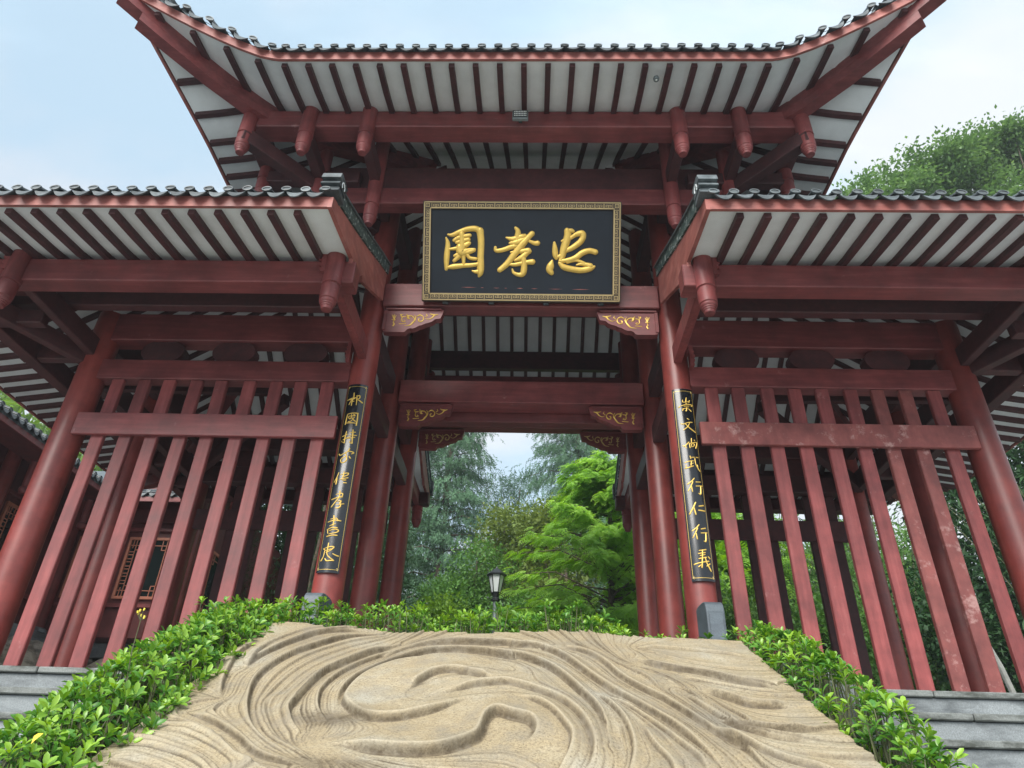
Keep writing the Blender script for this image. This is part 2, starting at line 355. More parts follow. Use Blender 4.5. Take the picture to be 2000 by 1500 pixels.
def stroke(mb, pts, fn, rise=0.3, n=5, base=0.0, fat=1.0):
    """brush stroke: ridged ribbon; pts (u,v,width); fn(u,v,h) -> point"""
    q = catmull(pts, n); q = [np.array((a[0], a[1], max(a[2], 1e-4)*fat)) for a in q]
    d0 = q[0][:2]-q[1][:2]; d0 /= (np.linalg.norm(d0)+1e-9); d1 = q[-1][:2]-q[-2][:2]; d1 /= (np.linalg.norm(d1)+1e-9)
    w0, w1 = q[0][2], q[-1][2]
    q = [np.array((*(q[0][:2]+d0*w0*.42), w0*.25)), np.array((*(q[0][:2]+d0*w0*.28), w0*.75))]+q+[np.array((*(q[-1][:2]+d1*w1*.28), w1*.75)), np.array((*(q[-1][:2]+d1*w1*.42), w1*.25))]
    v = []; f = []; m = 5
    for i, p in enumerate(q):
        t = q[min(i+1, len(q)-1)][:2]-q[max(i-1, 0)][:2]; t = t/(np.linalg.norm(t)+1e-9); nn = np.array((-t[1], t[0])); w = p[2]
        for k, hh in ((-.5, 0), (-.33, .75), (0, 1), (.33, .75), (.5, 0)):
            c = p[:2]+nn*w*k; v.append(fn(c[0], c[1], base+hh*rise*w))
    for i in range(len(q)-1):
        for k in range(m-1): f.append((i*m+k, i*m+k+1, (i+1)*m+k+1, (i+1)*m+k))
    mb.add(v, f)
def np_mesh(name, V, F, m, tint=None, attr='tint', smooth=False):
    """V (n,3), F (k,3 or 4) arrays -> mesh, with an optional float per vertex"""
    me = bpy.data.meshes.new(name); nv = len(V); nf, k = F.shape
    me.vertices.add(nv); me.vertices.foreach_set('co', np.ascontiguousarray(V, np.float32).ravel())
    me.loops.add(nf*k); me.loops.foreach_set('vertex_index', np.ascontiguousarray(F, np.int32).ravel())
    me.polygons.add(nf); me.polygons.foreach_set('loop_start', np.arange(0, nf*k, k, dtype=np.int32))
    try: me.polygons.foreach_set('loop_total', np.full(nf, k, np.int32))
    except Exception: pass
    me.update(calc_edges=True); me.materials.append(m)
    if smooth: me.polygons.foreach_set('use_smooth', np.ones(nf, bool))
    if tint is not None:
        a = me.attributes.new(attr, 'FLOAT', 'POINT'); a.data.foreach_set('value', np.ascontiguousarray(tint, np.float32))
    return me
# ---- traced writing, relief curves and bracket ornament (metres)
BIG_DATA={'garden':[[(-0.901,0.162,0.018),(-0.879,0.089,0.049),(-0.886,-0.022,0.062),(-0.891,-0.12,0.058),(-0.892,-0.218,0.038)],[(-0.881,0.199,0.018),(-0.825,0.193,0.044),(-0.74,0.231,0.051),(-0.643,0.265,0.058),(-0.545,0.269,0.064),(-0.489,0.227,0.077)],[(-0.496,0.251,0.077),(-0.481,0.104,0.07),(-0.485,-0.067,0.07),(-0.483,-0.19,0.077),(-0.488,-0.263,0.064),(-0.5,-0.3,0.026)],[(-0.488,-0.239,0.058),(-0.543,-0.245,0.038),(-0.584,-0.233,0.013)],[(-0.88,-0.199,0.026),(-0.807,-0.186,0.058),(-0.697,-0.173,0.051),(-0.587,-0.166,0.045),(-0.49,-0.147,0.038)],[(-0.806,0.126,0.038),(-0.739,0.163,0.051),(-0.617,0.189,0.045)],[(-0.715,0.213,0.058),(-0.708,0.102,0.071),(-0.706,0.004,0.077)],[(-0.775,0.102,0.038),(-0.702,0.121,0.051),(-0.629,0.14,0.046)],[(-0.859,0.021,0.026),(-0.762,0.035,0.045),(-0.676,0.066,0.058),(-0.622,0.097,0.045)],[(-0.737,0.053,0.077),(-0.712,-0.02,0.103),(-0.651,0.005,0.058),(-0.559,0.018,0.038)],[(-0.797,-0.058,0.032),(-0.712,-0.032,0.064),(-0.614,-0.007,0.051),(-0.559,0.012,0.038)],[(-0.712,-0.02,0.058),(-0.748,-0.07,0.051),(-0.802,-0.119,0.036)],[(-0.693,-0.02,0.058),(-0.686,-0.118,0.038),(-0.685,-0.167,0.032)],[(-0.65,-0.032,0.038),(-0.613,-0.081,0.038),(-0.539,-0.092,0.036)]],'filial':[[(-0.075,0.285,0.031),(-0.044,0.242,0.056),(-0.049,0.156,0.07),(-0.054,0.083,0.064)],[(-0.183,0.168,0.018),(-0.104,0.15,0.056),(-0.006,0.175,0.064),(0.042,0.194,0.038)],[(-0.139,0.101,0.031),(-0.054,0.107,0.077),(0.03,0.151,0.051)],[(0.127,0.219,0.059),(0.079,0.169,0.061),(0.007,0.083,0.077),(-0.089,-0.04,0.07),(-0.172,-0.15,0.066),(-0.257,-0.224,0.056)],[(0.079,0.133,0.026),(0.153,0.103,0.046),(0.195,0.103,0.056)],[(-0.31,0.05,0.031),(-0.297,0.008,0.044),(-0.211,0.021,0.049),(-0.127,0.052,0.051),(-0.054,0.071,0.051)],[(-0.126,-0.009,0.02),(-0.053,-0.003,0.038),(0.081,0.011,0.064),(0.069,-0.014,0.056),(-0.003,-0.076,0.058),(-0.076,-0.107,0.026)],[(-0.148,-0.156,0.026),(-0.063,-0.155,0.043),(0.047,-0.13,0.046),(0.138,-0.121,0.064)],[(0.021,-0.063,0.051),(0.035,-0.161,0.066),(0.024,-0.258,0.064),(-0.024,-0.277,0.046),(-0.086,-0.253,0.033),(-0.104,-0.211,0.018)]],'loyal':[[(0.539,0.258,0.064),(0.546,0.185,0.079),(0.512,0.063,0.083),(0.489,-0.035,0.07),(0.466,-0.133,0.051)],[(0.527,0.246,0.051),(0.588,0.253,0.051),(0.612,0.247,0.038)],[(0.577,0.161,0.038),(0.649,0.21,0.051),(0.716,0.223,0.069),(0.728,0.174,0.064),(0.687,0.113,0.064),(0.603,0.051,0.057),(0.53,0.014,0.045)],[(0.39,0.111,0.028),(0.397,0.038,0.056),(0.404,-0.036,0.061),(0.416,-0.078,0.038)],[(0.474,0.13,0.02),(0.517,0.142,0.038)],[(0.416,-0.066,0.031),(0.483,-0.041,0.051)],[(0.368,-0.103,0.02),(0.351,-0.158,0.071),(0.339,-0.213,0.077),(0.364,-0.255,0.051)],[(0.454,-0.133,0.038),(0.509,-0.181,0.064),(0.606,-0.205,0.064),(0.715,-0.216,0.064),(0.812,-0.197,0.061),(0.866,-0.172,0.031)],[(0.654,-0.155,0.015),(0.726,-0.143,0.038),(0.823,-0.166,0.064)],[(0.459,-0.108,0.038),(0.544,-0.101,0.051),(0.641,-0.07,0.059),(0.725,-0.009,0.064),(0.809,0.016,0.059),(0.882,-0.001,0.059)],[(0.544,-0.12,0.038),(0.653,-0.101,0.032),(0.75,-0.136,0.038)]]}
LEFT_DATA=[[[(-0.093,0.853,0.009),(-0.047,0.871,0.0135),(0.005,0.879,0.0105)],[(-0.025,0.939,0.0121),(-0.022,0.887,0.0151),(-0.034,0.835,0.015),(-0.033,0.783,0.0105)],[(-0.026,0.883,0.0105),(-0.049,0.835,0.0105),(-0.065,0.796,0.0075)],[(-0.067,0.856,0.0075),(-0.008,0.866,0.012)],[(-0.055,0.826,0.0075),(-0.011,0.835,0.0105)],[(0.013,0.905,0.0105),(0.017,0.853,0.0135),(0.02,0.788,0.009)],[(0.01,0.901,0.0105),(0.043,0.906,0.0136),(0.044,0.875,0.0105),(0.023,0.862,0.009)],[(0.032,0.853,0.0105),(0.056,0.841,0.012),(0.081,0.824,0.0165)]],[[(-0.061,0.668,0.0104),(-0.066,0.613,0.0133),(-0.069,0.551,0.0132)],[(-0.059,0.676,0.0089),(-0.004,0.686,0.0104),(0.056,0.687,0.0134)],[(0.052,0.687,0.0134),(0.057,0.615,0.0148),(0.056,0.54,0.0147)],[(-0.064,0.567,0.0088),(-0.001,0.566,0.0103),(0.055,0.565,0.0088)],[(-0.043,0.647,0.0089),(0.009,0.652,0.0104),(0.03,0.657,0.0059)],[(-0.013,0.673,0.0074),(-0.002,0.623,0.0103),(0.041,0.586,0.0118)],[(-0.049,0.639,0.0074),(-0.023,0.614,0.0118),(-0.017,0.627,0.0089)],[(0.025,0.64,0.0074),(-0.004,0.589,0.0088),(-0.04,0.58,0.0074)],[(0.01,0.669,0.0104),(0.026,0.661,0.0089)]],[[(-0.037,0.464,0.0117),(-0.043,0.407,0.0146),(-0.042,0.326,0.0101)],[(-0.042,0.326,0.0087),(-0.073,0.342,0.0072),(-0.079,0.354,0.0058)],[(-0.08,0.406,0.0087),(-0.038,0.419,0.0117),(-0.021,0.428,0.0073)],[(-0.063,0.366,0.0087),(-0.011,0.387,0.0116),(0.016,0.4,0.0087)],[(0.03,0.482,0.0117),(0.035,0.433,0.0146),(0.038,0.376,0.0131),(0.043,0.32,0.0116)],[(0.002,0.445,0.0073),(0.059,0.458,0.0102)],[(-0.001,0.416,0.0073),(0.076,0.421,0.0087)],[(-0.009,0.375,0.0073),(0.061,0.397,0.0087)],[(0.043,0.32,0.0087),(0.016,0.331,0.0101),(0.021,0.347,0.0073)]],[[(0.028,0.263,0.013),(0.013,0.227,0.0115),(-0.012,0.203,0.01)],[(-0.08,0.198,0.0158),(-0.059,0.182,0.0115),(-0.007,0.215,0.0101),(0.042,0.228,0.0101),(0.076,0.217,0.0129),(0.054,0.2,0.0086)],[(-0.005,0.207,0.0101),(0.009,0.16,0.0129),(0.012,0.121,0.0143),(-0.017,0.097,0.0128),(-0.043,0.104,0.0114),(-0.048,0.135,0.01),(-0.02,0.159,0.01),(0.007,0.172,0.0086)],[(0.033,0.172,0.0086),(0.05,0.149,0.0143)]],[[(-0.046,-0.016,0.0099),(-0.059,-0.066,0.0113),(-0.083,-0.119,0.0098)],[(-0.055,-0.073,0.0099),(-0.058,-0.141,0.0168)],[(0.01,-0.007,0.0113),(0.009,-0.049,0.0127),(-0.002,-0.091,0.0112)],[(-0.024,-0.042,0.0071),(0.051,-0.018,0.0113),(0.05,-0.041,0.0099),(0.008,-0.064,0.0084)],[(-0.026,-0.095,0.007),(0.031,-0.079,0.0098),(0.059,-0.071,0.0113)],[(0.007,-0.102,0.0098),(0.041,-0.098,0.0112)],[(0.019,-0.132,0.0084),(0.05,-0.128,0.0112)]],[[(0.001,-0.221,0.0139),(0.004,-0.265,0.0125),(-0.007,-0.302,0.0097)],[(-0.035,-0.258,0.0083),(0.029,-0.246,0.0111),(0.031,-0.279,0.0097)],[(-0.076,-0.311,0.0111),(-0.022,-0.295,0.0111),(0.035,-0.283,0.0097)],[(0.01,-0.28,0.0111),(-0.024,-0.332,0.0124),(-0.066,-0.391,0.0124)],[(-0.009,-0.335,0.0069),(0.028,-0.327,0.011),(0.022,-0.353,0.011)],[(0.017,-0.346,0.0097),(0.03,-0.382,0.0138),(0.009,-0.404,0.0124),(-0.016,-0.401,0.0082)],[(-0.017,-0.372,0.0055),(0.06,-0.356,0.0096)]],[[(-0.02,-0.484,0.0109),(-0.012,-0.534,0.0136),(-0.013,-0.59,0.0095)],[(-0.074,-0.549,0.0095),(-0.005,-0.533,0.0109),(0.057,-0.536,0.0122)],[(-0.048,-0.52,0.0068),(0.012,-0.512,0.0095),(0.024,-0.54,0.0082)],[(-0.047,-0.591,0.0081),(0.008,-0.569,0.0095)],[(-0.068,-0.63,0.0095),(-0.02,-0.608,0.0095),(0.035,-0.61,0.0108)],[(-0.06,-0.637,0.0081),(-0.054,-0.668,0.0081)],[(-0.042,-0.64,0.0067),(0.017,-0.625,0.0095),(0.05,-0.638,0.0121),(0.029,-0.659,0.0094),(-0.043,-0.675,0.0081)],[(-0.059,-0.699,0.0121),(-0.007,-0.688,0.0108),(0.044,-0.687,0.0108)]],[[(-0.026,-0.768,0.0107),(-0.027,-0.812,0.0133),(-0.028,-0.866,0.0106),(-0.012,-0.9,0.0066)],[(-0.072,-0.823,0.0093),(-0.049,-0.84,0.0093)],[(-0.066,-0.82,0.0067),(-0.015,-0.805,0.0093),(0.032,-0.804,0.012),(0.004,-0.839,0.0093),(-0.039,-0.86,0.008)],[(-0.039,-0.84,0.0066),(0.009,-0.825,0.008)],[(-0.055,-0.847,0.0093),(-0.059,-0.901,0.0093),(-0.078,-0.941,0.0132)],[(-0.039,-0.92,0.0092),(-0.018,-0.943,0.0119),(0.021,-0.939,0.0119),(0.051,-0.939,0.0092)],[(-0.013,-0.893,0.0066),(0.01,-0.913,0.0093),(0.047,-0.935,0.0092)],[(0.03,-0.872,0.008),(0.062,-0.885,0.0106),(0.086,-0.891,0.0132)]]]
RIGHT_DATA=[[[(0.03,0.94,0.0104),(0.02,0.884,0.0119)],[(-0.012,0.909,0.0089),(-0.011,0.883,0.0089),(0.049,0.893,0.0104)],[(0.064,0.91,0.0104),(0.055,0.884,0.0089)],[(0.021,0.871,0.0089),(0.023,0.858,0.0089)],[(-0.062,0.819,0.0118),(-0.046,0.832,0.0133)],[(-0.034,0.836,0.0074),(0.031,0.858,0.0104),(0.093,0.855,0.0133),(0.076,0.838,0.0089)],[(-0.005,0.832,0.0074),(0.05,0.838,0.0089)],[(-0.023,0.798,0.0088),(0.04,0.812,0.0103)],[(0.023,0.816,0.0089),(0.015,0.774,0.0103),(0.004,0.778,0.0059)],[(-0.012,0.803,0.0074),(-0.025,0.777,0.0103)],[(0.046,0.799,0.0088),(0.069,0.775,0.0132)]],[[(0.016,0.682,0.0117),(0.033,0.67,0.0088)],[(-0.059,0.623,0.0102),(-0.031,0.615,0.0102),(0.022,0.636,0.0087),(0.066,0.641,0.0117)],[(0.036,0.633,0.0073),(0.01,0.583,0.0102),(-0.037,0.545,0.0101)],[(-0.009,0.615,0.0102),(0.036,0.563,0.013),(0.093,0.526,0.0116)]],[[(0.035,0.446,0.0101),(0.03,0.398,0.01)],[(-0.063,0.364,0.01),(-0.042,0.356,0.0114),(0.005,0.401,0.01)],[(-0.039,0.357,0.0086),(-0.027,0.333,0.01)],[(0.065,0.43,0.0115),(0.071,0.422,0.0072)],[(0.007,0.381,0.01),(0.009,0.334,0.01)],[(0.011,0.385,0.0072),(0.091,0.407,0.0129),(0.088,0.375,0.0129),(0.073,0.335,0.0114)],[(0.027,0.374,0.0086),(0.028,0.35,0.0071)],[(0.028,0.378,0.0072),(0.057,0.386,0.0086),(0.054,0.358,0.0086),(0.028,0.346,0.0071)]],[[(-0.061,0.168,0.0099),(-0.011,0.181,0.0099),(0.032,0.186,0.0071)],[(-0.001,0.239,0.0099),(0.003,0.208,0.0085)],[(0.001,0.224,0.0071),(0.043,0.228,0.0085)],[(0.007,0.185,0.0085),(-0.002,0.131,0.0112)],[(-0.054,0.138,0.0099),(-0.049,0.115,0.0084)],[(-0.064,0.103,0.0126),(-0.018,0.112,0.0112),(0.022,0.128,0.0098)],[(0.004,0.154,0.007),(0.025,0.159,0.0085)],[(0.046,0.217,0.0071),(0.049,0.155,0.0099),(0.072,0.102,0.0112),(0.089,0.076,0.0084)],[(0.069,0.144,0.0084),(0.069,0.109,0.007)],[(0.061,0.229,0.0085),(0.086,0.229,0.0099)]],[[(0.016,-0.009,0.0097),(-0.015,-0.043,0.0111),(-0.06,-0.074,0.0111)],[(-0.002,-0.047,0.0097),(-0.028,-0.099,0.0111),(-0.06,-0.148,0.0096)],[(-0.021,-0.099,0.0097),(-0.017,-0.155,0.0124)],[(0.029,-0.05,0.0097),(0.078,-0.045,0.0111)],[(0.024,-0.095,0.0083),(0.094,-0.086,0.0125)],[(0.076,-0.094,0.0111),(0.066,-0.175,0.0165),(0.043,-0.172,0.0069)]],[[(0.001,-0.271,0.0123),(-0.028,-0.326,0.0136),(-0.069,-0.391,0.0149)],[(-0.021,-0.325,0.0109),(-0.009,-0.397,0.0149)],[(0.031,-0.31,0.0109),(0.08,-0.298,0.015)],[(0.023,-0.353,0.0122),(0.086,-0.355,0.0149)]],[[(0.01,-0.502,0.0094),(-0.021,-0.537,0.0107),(-0.064,-0.566,0.0107)],[(-0.008,-0.537,0.0094),(-0.033,-0.586,0.0107),(-0.064,-0.635,0.0093)],[(-0.027,-0.593,0.0093),(-0.023,-0.648,0.0119)],[(0.025,-0.547,0.0094),(0.072,-0.535,0.012)],[(0.02,-0.588,0.008),(0.084,-0.58,0.012)],[(0.07,-0.584,0.0107),(0.06,-0.666,0.0159),(0.041,-0.667,0.0066)]],[[(-0.019,-0.763,0.0079),(0.02,-0.758,0.0105),(0.05,-0.751,0.0118)],[(-0.029,-0.793,0.0092),(0.04,-0.781,0.0105)],[(0.014,-0.758,0.0105),(0.005,-0.835,0.0131)],[(-0.015,-0.813,0.0079),(0.035,-0.801,0.0092)],[(-0.028,-0.843,0.0105),(0.045,-0.828,0.0118)],[(-0.079,-0.897,0.0117),(-0.02,-0.882,0.0104),(0.066,-0.864,0.0117)],[(0.005,-0.835,0.0105),(-0.009,-0.928,0.0143)],[(-0.04,-0.922,0.0104),(-0.015,-0.902,0.0065)],[(0.032,-0.828,0.0092),(0.042,-0.881,0.0117),(0.065,-0.933,0.0143),(0.078,-0.959,0.0117)],[(0.073,-0.89,0.013),(0.038,-0.914,0.0091)],[(0.065,-0.821,0.0092),(0.079,-0.837,0.0131)]]]
ORN_DATA=[[(0.146,-0.198,0.0079),(0.14,-0.169,0.0158)],[(0.143,-0.188,0.0079),(0.114,-0.115,0.0072)],[(0.142,-0.184,0.0079),(0.129,-0.12,0.0064)],[(0.144,-0.184,0.0079),(0.144,-0.11,0.0079)],[(0.146,-0.183,0.0079),(0.163,-0.124,0.0071)],[(0.118,-0.184,0.0079),(0.147,-0.193,0.0158),(0.162,-0.183,0.0079)],[(0.142,-0.203,0.0063),(0.142,-0.232,0.0158),(0.154,-0.252,0.0158),(0.141,-0.276,0.0197)],[(0.218,-0.114,0.0199),(0.233,-0.143,0.0159),(0.28,-0.137,0.0079)],[(0.222,-0.113,0.0119),(0.245,-0.108,0.0079)],[(0.238,-0.148,0.0119),(0.237,-0.197,0.0142),(0.257,-0.216,0.0118),(0.28,-0.206,0.0079),(0.263,-0.194,0.0119)],[(0.213,-0.246,0.0118),(0.237,-0.246,0.0095),(0.291,-0.24,0.0079)],[(0.289,-0.108,0.0119),(0.305,-0.142,0.0317),(0.311,-0.167,0.0198),(0.335,-0.169,0.0079)],[(0.311,-0.127,0.0159),(0.352,-0.132,0.0159),(0.382,-0.161,0.0158),(0.39,-0.195,0.0197),(0.37,-0.229,0.0236),(0.341,-0.264,0.0157),(0.279,-0.274,0.0055)],[(0.382,-0.116,0.0064),(0.401,-0.151,0.0158),(0.397,-0.19,0.0158)],[(0.412,-0.136,0.0079),(0.45,-0.115,0.0198),(0.488,-0.14,0.0119),(0.495,-0.179,0.0142),(0.474,-0.208,0.0174),(0.442,-0.204,0.0158),(0.439,-0.175,0.0158),(0.455,-0.169,0.0095)],[(0.508,-0.144,0.0055),(0.534,-0.124,0.0119),(0.524,-0.1,0.0079)],[(0.509,-0.156,0.0055),(0.555,-0.175,0.0095),(0.596,-0.153,0.0142),(0.621,-0.118,0.0198),(0.664,-0.103,0.0079)],[(0.567,-0.094,0.0079),(0.596,-0.108,0.0198),(0.628,-0.108,0.0159)]]
OUT_DATA=[(0.025,-0.019),(0.73,-0.037),(0.725,-0.07),(0.697,-0.164),(0.634,-0.174),(0.605,-0.207),(0.567,-0.227),(0.513,-0.244),(0.48,-0.267),(0.449,-0.272),(0.412,-0.301),(0.378,-0.314),(0.346,-0.312),(0.313,-0.327),(0.293,-0.361),(0.274,-0.368),(0.071,-0.366),(0.028,-0.355)]
SCULPT_DATA=[([(-1.316,0.818),(-1.33,0.664),(-1.291,0.522),(-1.212,0.318),(-1.119,0.143),(-1.002,0.08),(-0.839,0.029)],0.045,0.12,(-1.36,0.077)),([(-0.736,0.056),(-0.927,0.143),(-1.059,0.336),(-1.171,0.54),(-1.225,0.76),(-1.213,0.952),(-1.142,1.181),(-1.053,1.397),(-0.974,1.539),(-0.885,1.653),(-0.786,1.737),(-0.694,1.828)],0.045,0.14,(-1.082,1.375)),([(-0.581,0.262),(-0.724,0.444),(-0.838,0.676),(-0.898,0.808),(-0.911,0.995),(-0.909,1.203),(-0.902,1.315),(-0.868,1.4),(-0.826,1.481),(-0.762,1.555)],0.05,0.13,(-0.988,1.247)),([(-0.569,0.324),(-0.704,0.529),(-0.772,0.671),(-0.823,0.874),(-0.838,1.033),(-0.813,1.176),(-0.769,1.305),(-0.69,1.43)],0.03,0.09,(-0.822,1.234)),([(-0.639,1.665),(-0.547,1.686),(-0.439,1.733),(-0.306,1.744),(-0.19,1.723),(-0.107,1.663),(-0.035,1.572),(-0.015,1.406),(0.027,1.327),(0.096,1.355),(0.169,1.382),(0.198,1.446),(0.184,1.523),(0.137,1.59)],0.085,0.3,(-0.346,1.639)),([(-0.016,1.184),(-0.119,1.22),(-0.243,1.346),(-0.366,1.418),(-0.477,1.431),(-0.576,1.379),(-0.663,1.26),(-0.699,1.167),(-0.702,1.001),(-0.665,0.838),(-0.597,0.709),(-0.511,0.636),(-0.295,0.618),(-0.091,0.654),(0.079,0.778)],0.075,0.35,(-0.617,1.219)),([(-0.687,1.299),(-0.724,1.169),(-0.741,1.026),(-0.706,0.865),(-0.597,0.63),(-0.46,0.436),(-0.325,0.386),(-0.106,0.45),(0.073,0.574),(0.072,0.533),(0.21,0.638),(0.337,0.815),(0.431,1.057),(0.48,1.211),(0.499,1.398),(0.486,1.613)],0.06,0.12,(-0.236,0.321)),([(-0.406,1.084),(-0.383,0.998),(-0.324,0.881),(-0.235,0.844),(-0.113,0.876),(0.008,0.946)],0.05,0.3,(-0.272,0.758)),([(-0.278,1.203),(-0.201,1.129),(-0.099,1.05),(0.011,1.01),(0.086,1.004),(0.207,1.067),(0.323,1.165),(0.391,1.296),(0.428,1.472),(0.428,1.632),(0.381,1.818)],0.05,0.12,(0.474,1.376)),([(0.09,1.147),(0.168,1.173),(0.258,1.271),(0.319,1.411),(0.346,1.511),(0.321,1.669),(0.257,1.84)],0.05,0.1,(0.368,1.491)),([(-0.642,0.495),(-0.53,0.289),(-0.342,0.247),(-0.12,0.26),(0.065,0.285),(0.065,0.32),(0.212,0.34),(0.35,0.516),(0.47,0.758),(0.592,0.97),(0.705,1.178),(0.816,1.379),(0.893,1.633),(0.907,1.817)],0.055,0.1,(0.622,0.685)),([(0.26,0.388),(0.449,0.416),(0.568,0.557),(0.636,0.745),(0.719,0.889),(0.811,1.021),(0.845,1.091),(0.959,1.374),(1.051,1.543),(1.068,1.806)],0.045,0.1,(0.852,0.902)),([(0.473,1.031),(0.525,1.146),(0.572,1.267),(0.594,1.43),(0.591,1.575),(0.57,1.696),(0.525,1.842)],0.05,0.1,(0.615,1.473)),([(0.653,1.369),(0.678,1.553),(0.719,1.686),(0.716,1.829)],0.04,0.08,(0.713,1.517)),([(0.534,1.06),(0.629,1.18),(0.717,1.328),(0.791,1.497),(0.841,1.634),(0.854,1.787)],0.025,0.07,(0.821,1.406)),([(0.753,0.476),(0.851,0.557),(0.978,0.603),(1.139,0.672),(1.279,0.791),(1.456,0.839)],0.03,0.1,(1.314,0.629)),([(1.044,0.883),(1.138,0.992),(1.226,1.094),(1.409,1.122)],0.03,0.1,(1.219,0.945)),([(0.801,0.283),(0.953,0.253),(1.149,0.253),(1.32,0.271),(1.447,0.331)],0.018,0.07,(1.158,0.114)),([(0.972,1.382),(1.055,1.527),(1.144,1.657),(1.236,1.749),(1.342,1.788)],0.03,0.09,(1.251,1.529)),([(0.942,0.688),(1.155,0.776),(1.333,0.884),(1.453,0.917)],0.016,0.06,(1.284,0.73)),([(1.023,1.268),(1.139,1.37),(1.307,1.393),(1.393,1.408)],0.02,0.06,(1.285,1.318)),([(0.926,0.892),(1.011,1.171),(1.077,1.339),(1.211,1.467),(1.391,1.527)],0.022,0.08,(1.227,1.294)),([(0.747,0.58),(0.871,0.694),(0.938,0.793),(0.985,1.026)],0.015,0.06,(0.99,0.737)),([(-1.352,1.421),(-1.175,1.543),(-1.033,1.689),(-0.899,1.835),(-0.731,1.923)],0.045,0.12,(-1.228,1.7)),([(-1.353,1.339),(-1.181,1.448),(-1.006,1.62),(-0.851,1.787),(-0.645,1.89)],0.02,0.06,(-0.91,1.678)),([(-1.392,1.63),(-1.241,1.704),(-1.085,1.803),(-0.954,1.938)],0.015,0.05,(-1.311,1.84)),([(-1.405,1.731),(-1.26,1.8),(-1.128,1.88),(-1.042,1.957)],0.015,0.05,(-1.37,1.886)),([(-1.404,1.825),(-1.278,1.875),(-1.156,1.951)],0.015,0.05,(-1.379,1.946)),([(-1.291,1.155),(-1.377,0.907),(-1.438,0.614),(-1.428,0.336)],0.03,0.08,(-1.415,0.767)),([(-1.327,0.76),(-1.336,0.437),(-1.231,0.124),(-1.046,-0.019)],0.02,0.06,(-1.473,0.123)),([(-1.066,1.138),(-1.015,1.314),(-0.903,1.523),(-0.789,1.672),(-0.628,1.817)],0.018,0.07,(-0.989,1.481)),([(-0.877,1.216),(-0.842,1.343),(-0.766,1.476)],0.012,0.05,(-0.854,1.329))]
TOP_DATA=[(-1.518,0.006),(-1.407,-0.054),(-1.273,-0.054),(-1.103,0.065),(-0.957,0.004),(-0.831,-0.02),(-0.692,0.016),(-0.504,-0.038),(-0.372,-0.038),(-0.268,0.013),(-0.073,0.019),(0.218,0.004),(0.54,0.022),(0.789,0.069),(0.888,0.049),(1.014,0.049),(1.119,0.005),(1.354,-0.039),(1.499,-0.041)]# ================================================================== THE SETTING
def slope(y): return 0.612-0.5*(4.4-y)          # line of the stair nosings
PLAT = 0.612; GROUND = -1.488
def ground_sheet():
    xs = np.concatenate([[-400, -200, -120, -80], np.arange(-60, 60.1, 2.0), [80, 120, 200, 400]])
    ys = np.concatenate([[-400, -150, -60, -30], np.arange(-20, 4.1, 2.0), [4.46, 6, 8, 10, 12], np.arange(14, 90, 2.0), [110, 150, 250, 400]])
    V = []; F = []
    for y in ys:
        for x in xs:
            if y < 4.4: z = GROUND
            else:
                b = max(0, y-16)*0.16; b = min(b, 9+max(0, (y-60)*0.02))
                side = max(0, abs(x-1)-12)
                z = PLAT-0.03+b+min(side*0.28, 11)*(0.35+0.65*min(1, max(0, (y-4)/12)))
                z += 0.25*mnoise.noise(Vector((x*.12, y*.12, 0)))*min(1, (b+side)*.3)
                if abs(x) < 9.4 and y < 14: z = PLAT-0.25
            V.append((x, y, z))
    n = len(xs)
    for j in range(len(ys)-1):
        for i in range(n-1): F.append((j*n+i, j*n+i+1, (j+1)*n+i+1, (j+1)*n+i))
    o = put('ground', np_mesh('ground', np.array(V), np.array(F), M['hill'], smooth=True)); tag(o, kind='structure')
    p = MB().box(-60, 60, -40, 0.1, GROUND-0.2, GROUND+0.02, 0.002).build('plaza', M['paving']); tag(p, kind='structure')
ground_sheet()
def platform():
    root = thing('platform', (0, 9, PLAT), None, None); tag(root, kind='structure')
    MB().box(-9.3, 9.3, 5.62, 14.2, -0.2, PLAT-0.012, 0.004).build('platform_core', M['paving'], root)
    cache = {}
    for j, y in enumerate(np.arange(5.64, 14.1, 1.2)):
        for i in range(16):
            x = -9.24+i*1.155
            key = 'a'
            if key not in cache: cache[key] = MB().box(0, 1.147, 0, 1.192, -0.012, 0, 0.004).mesh('paving_slab', M['paving'])
            put('paving_slab', cache[key], root, (x, y, PLAT))
    for s in (-1, 1):                                     # the paved strip in front of the side bays
        MB().box(min(s*2.12, s*9.3), max(s*2.12, s*9.3), 4.72, 5.62, -0.2, PLAT-0.004, 0.004).build('paving_slab', M['paving'], root)
platform()
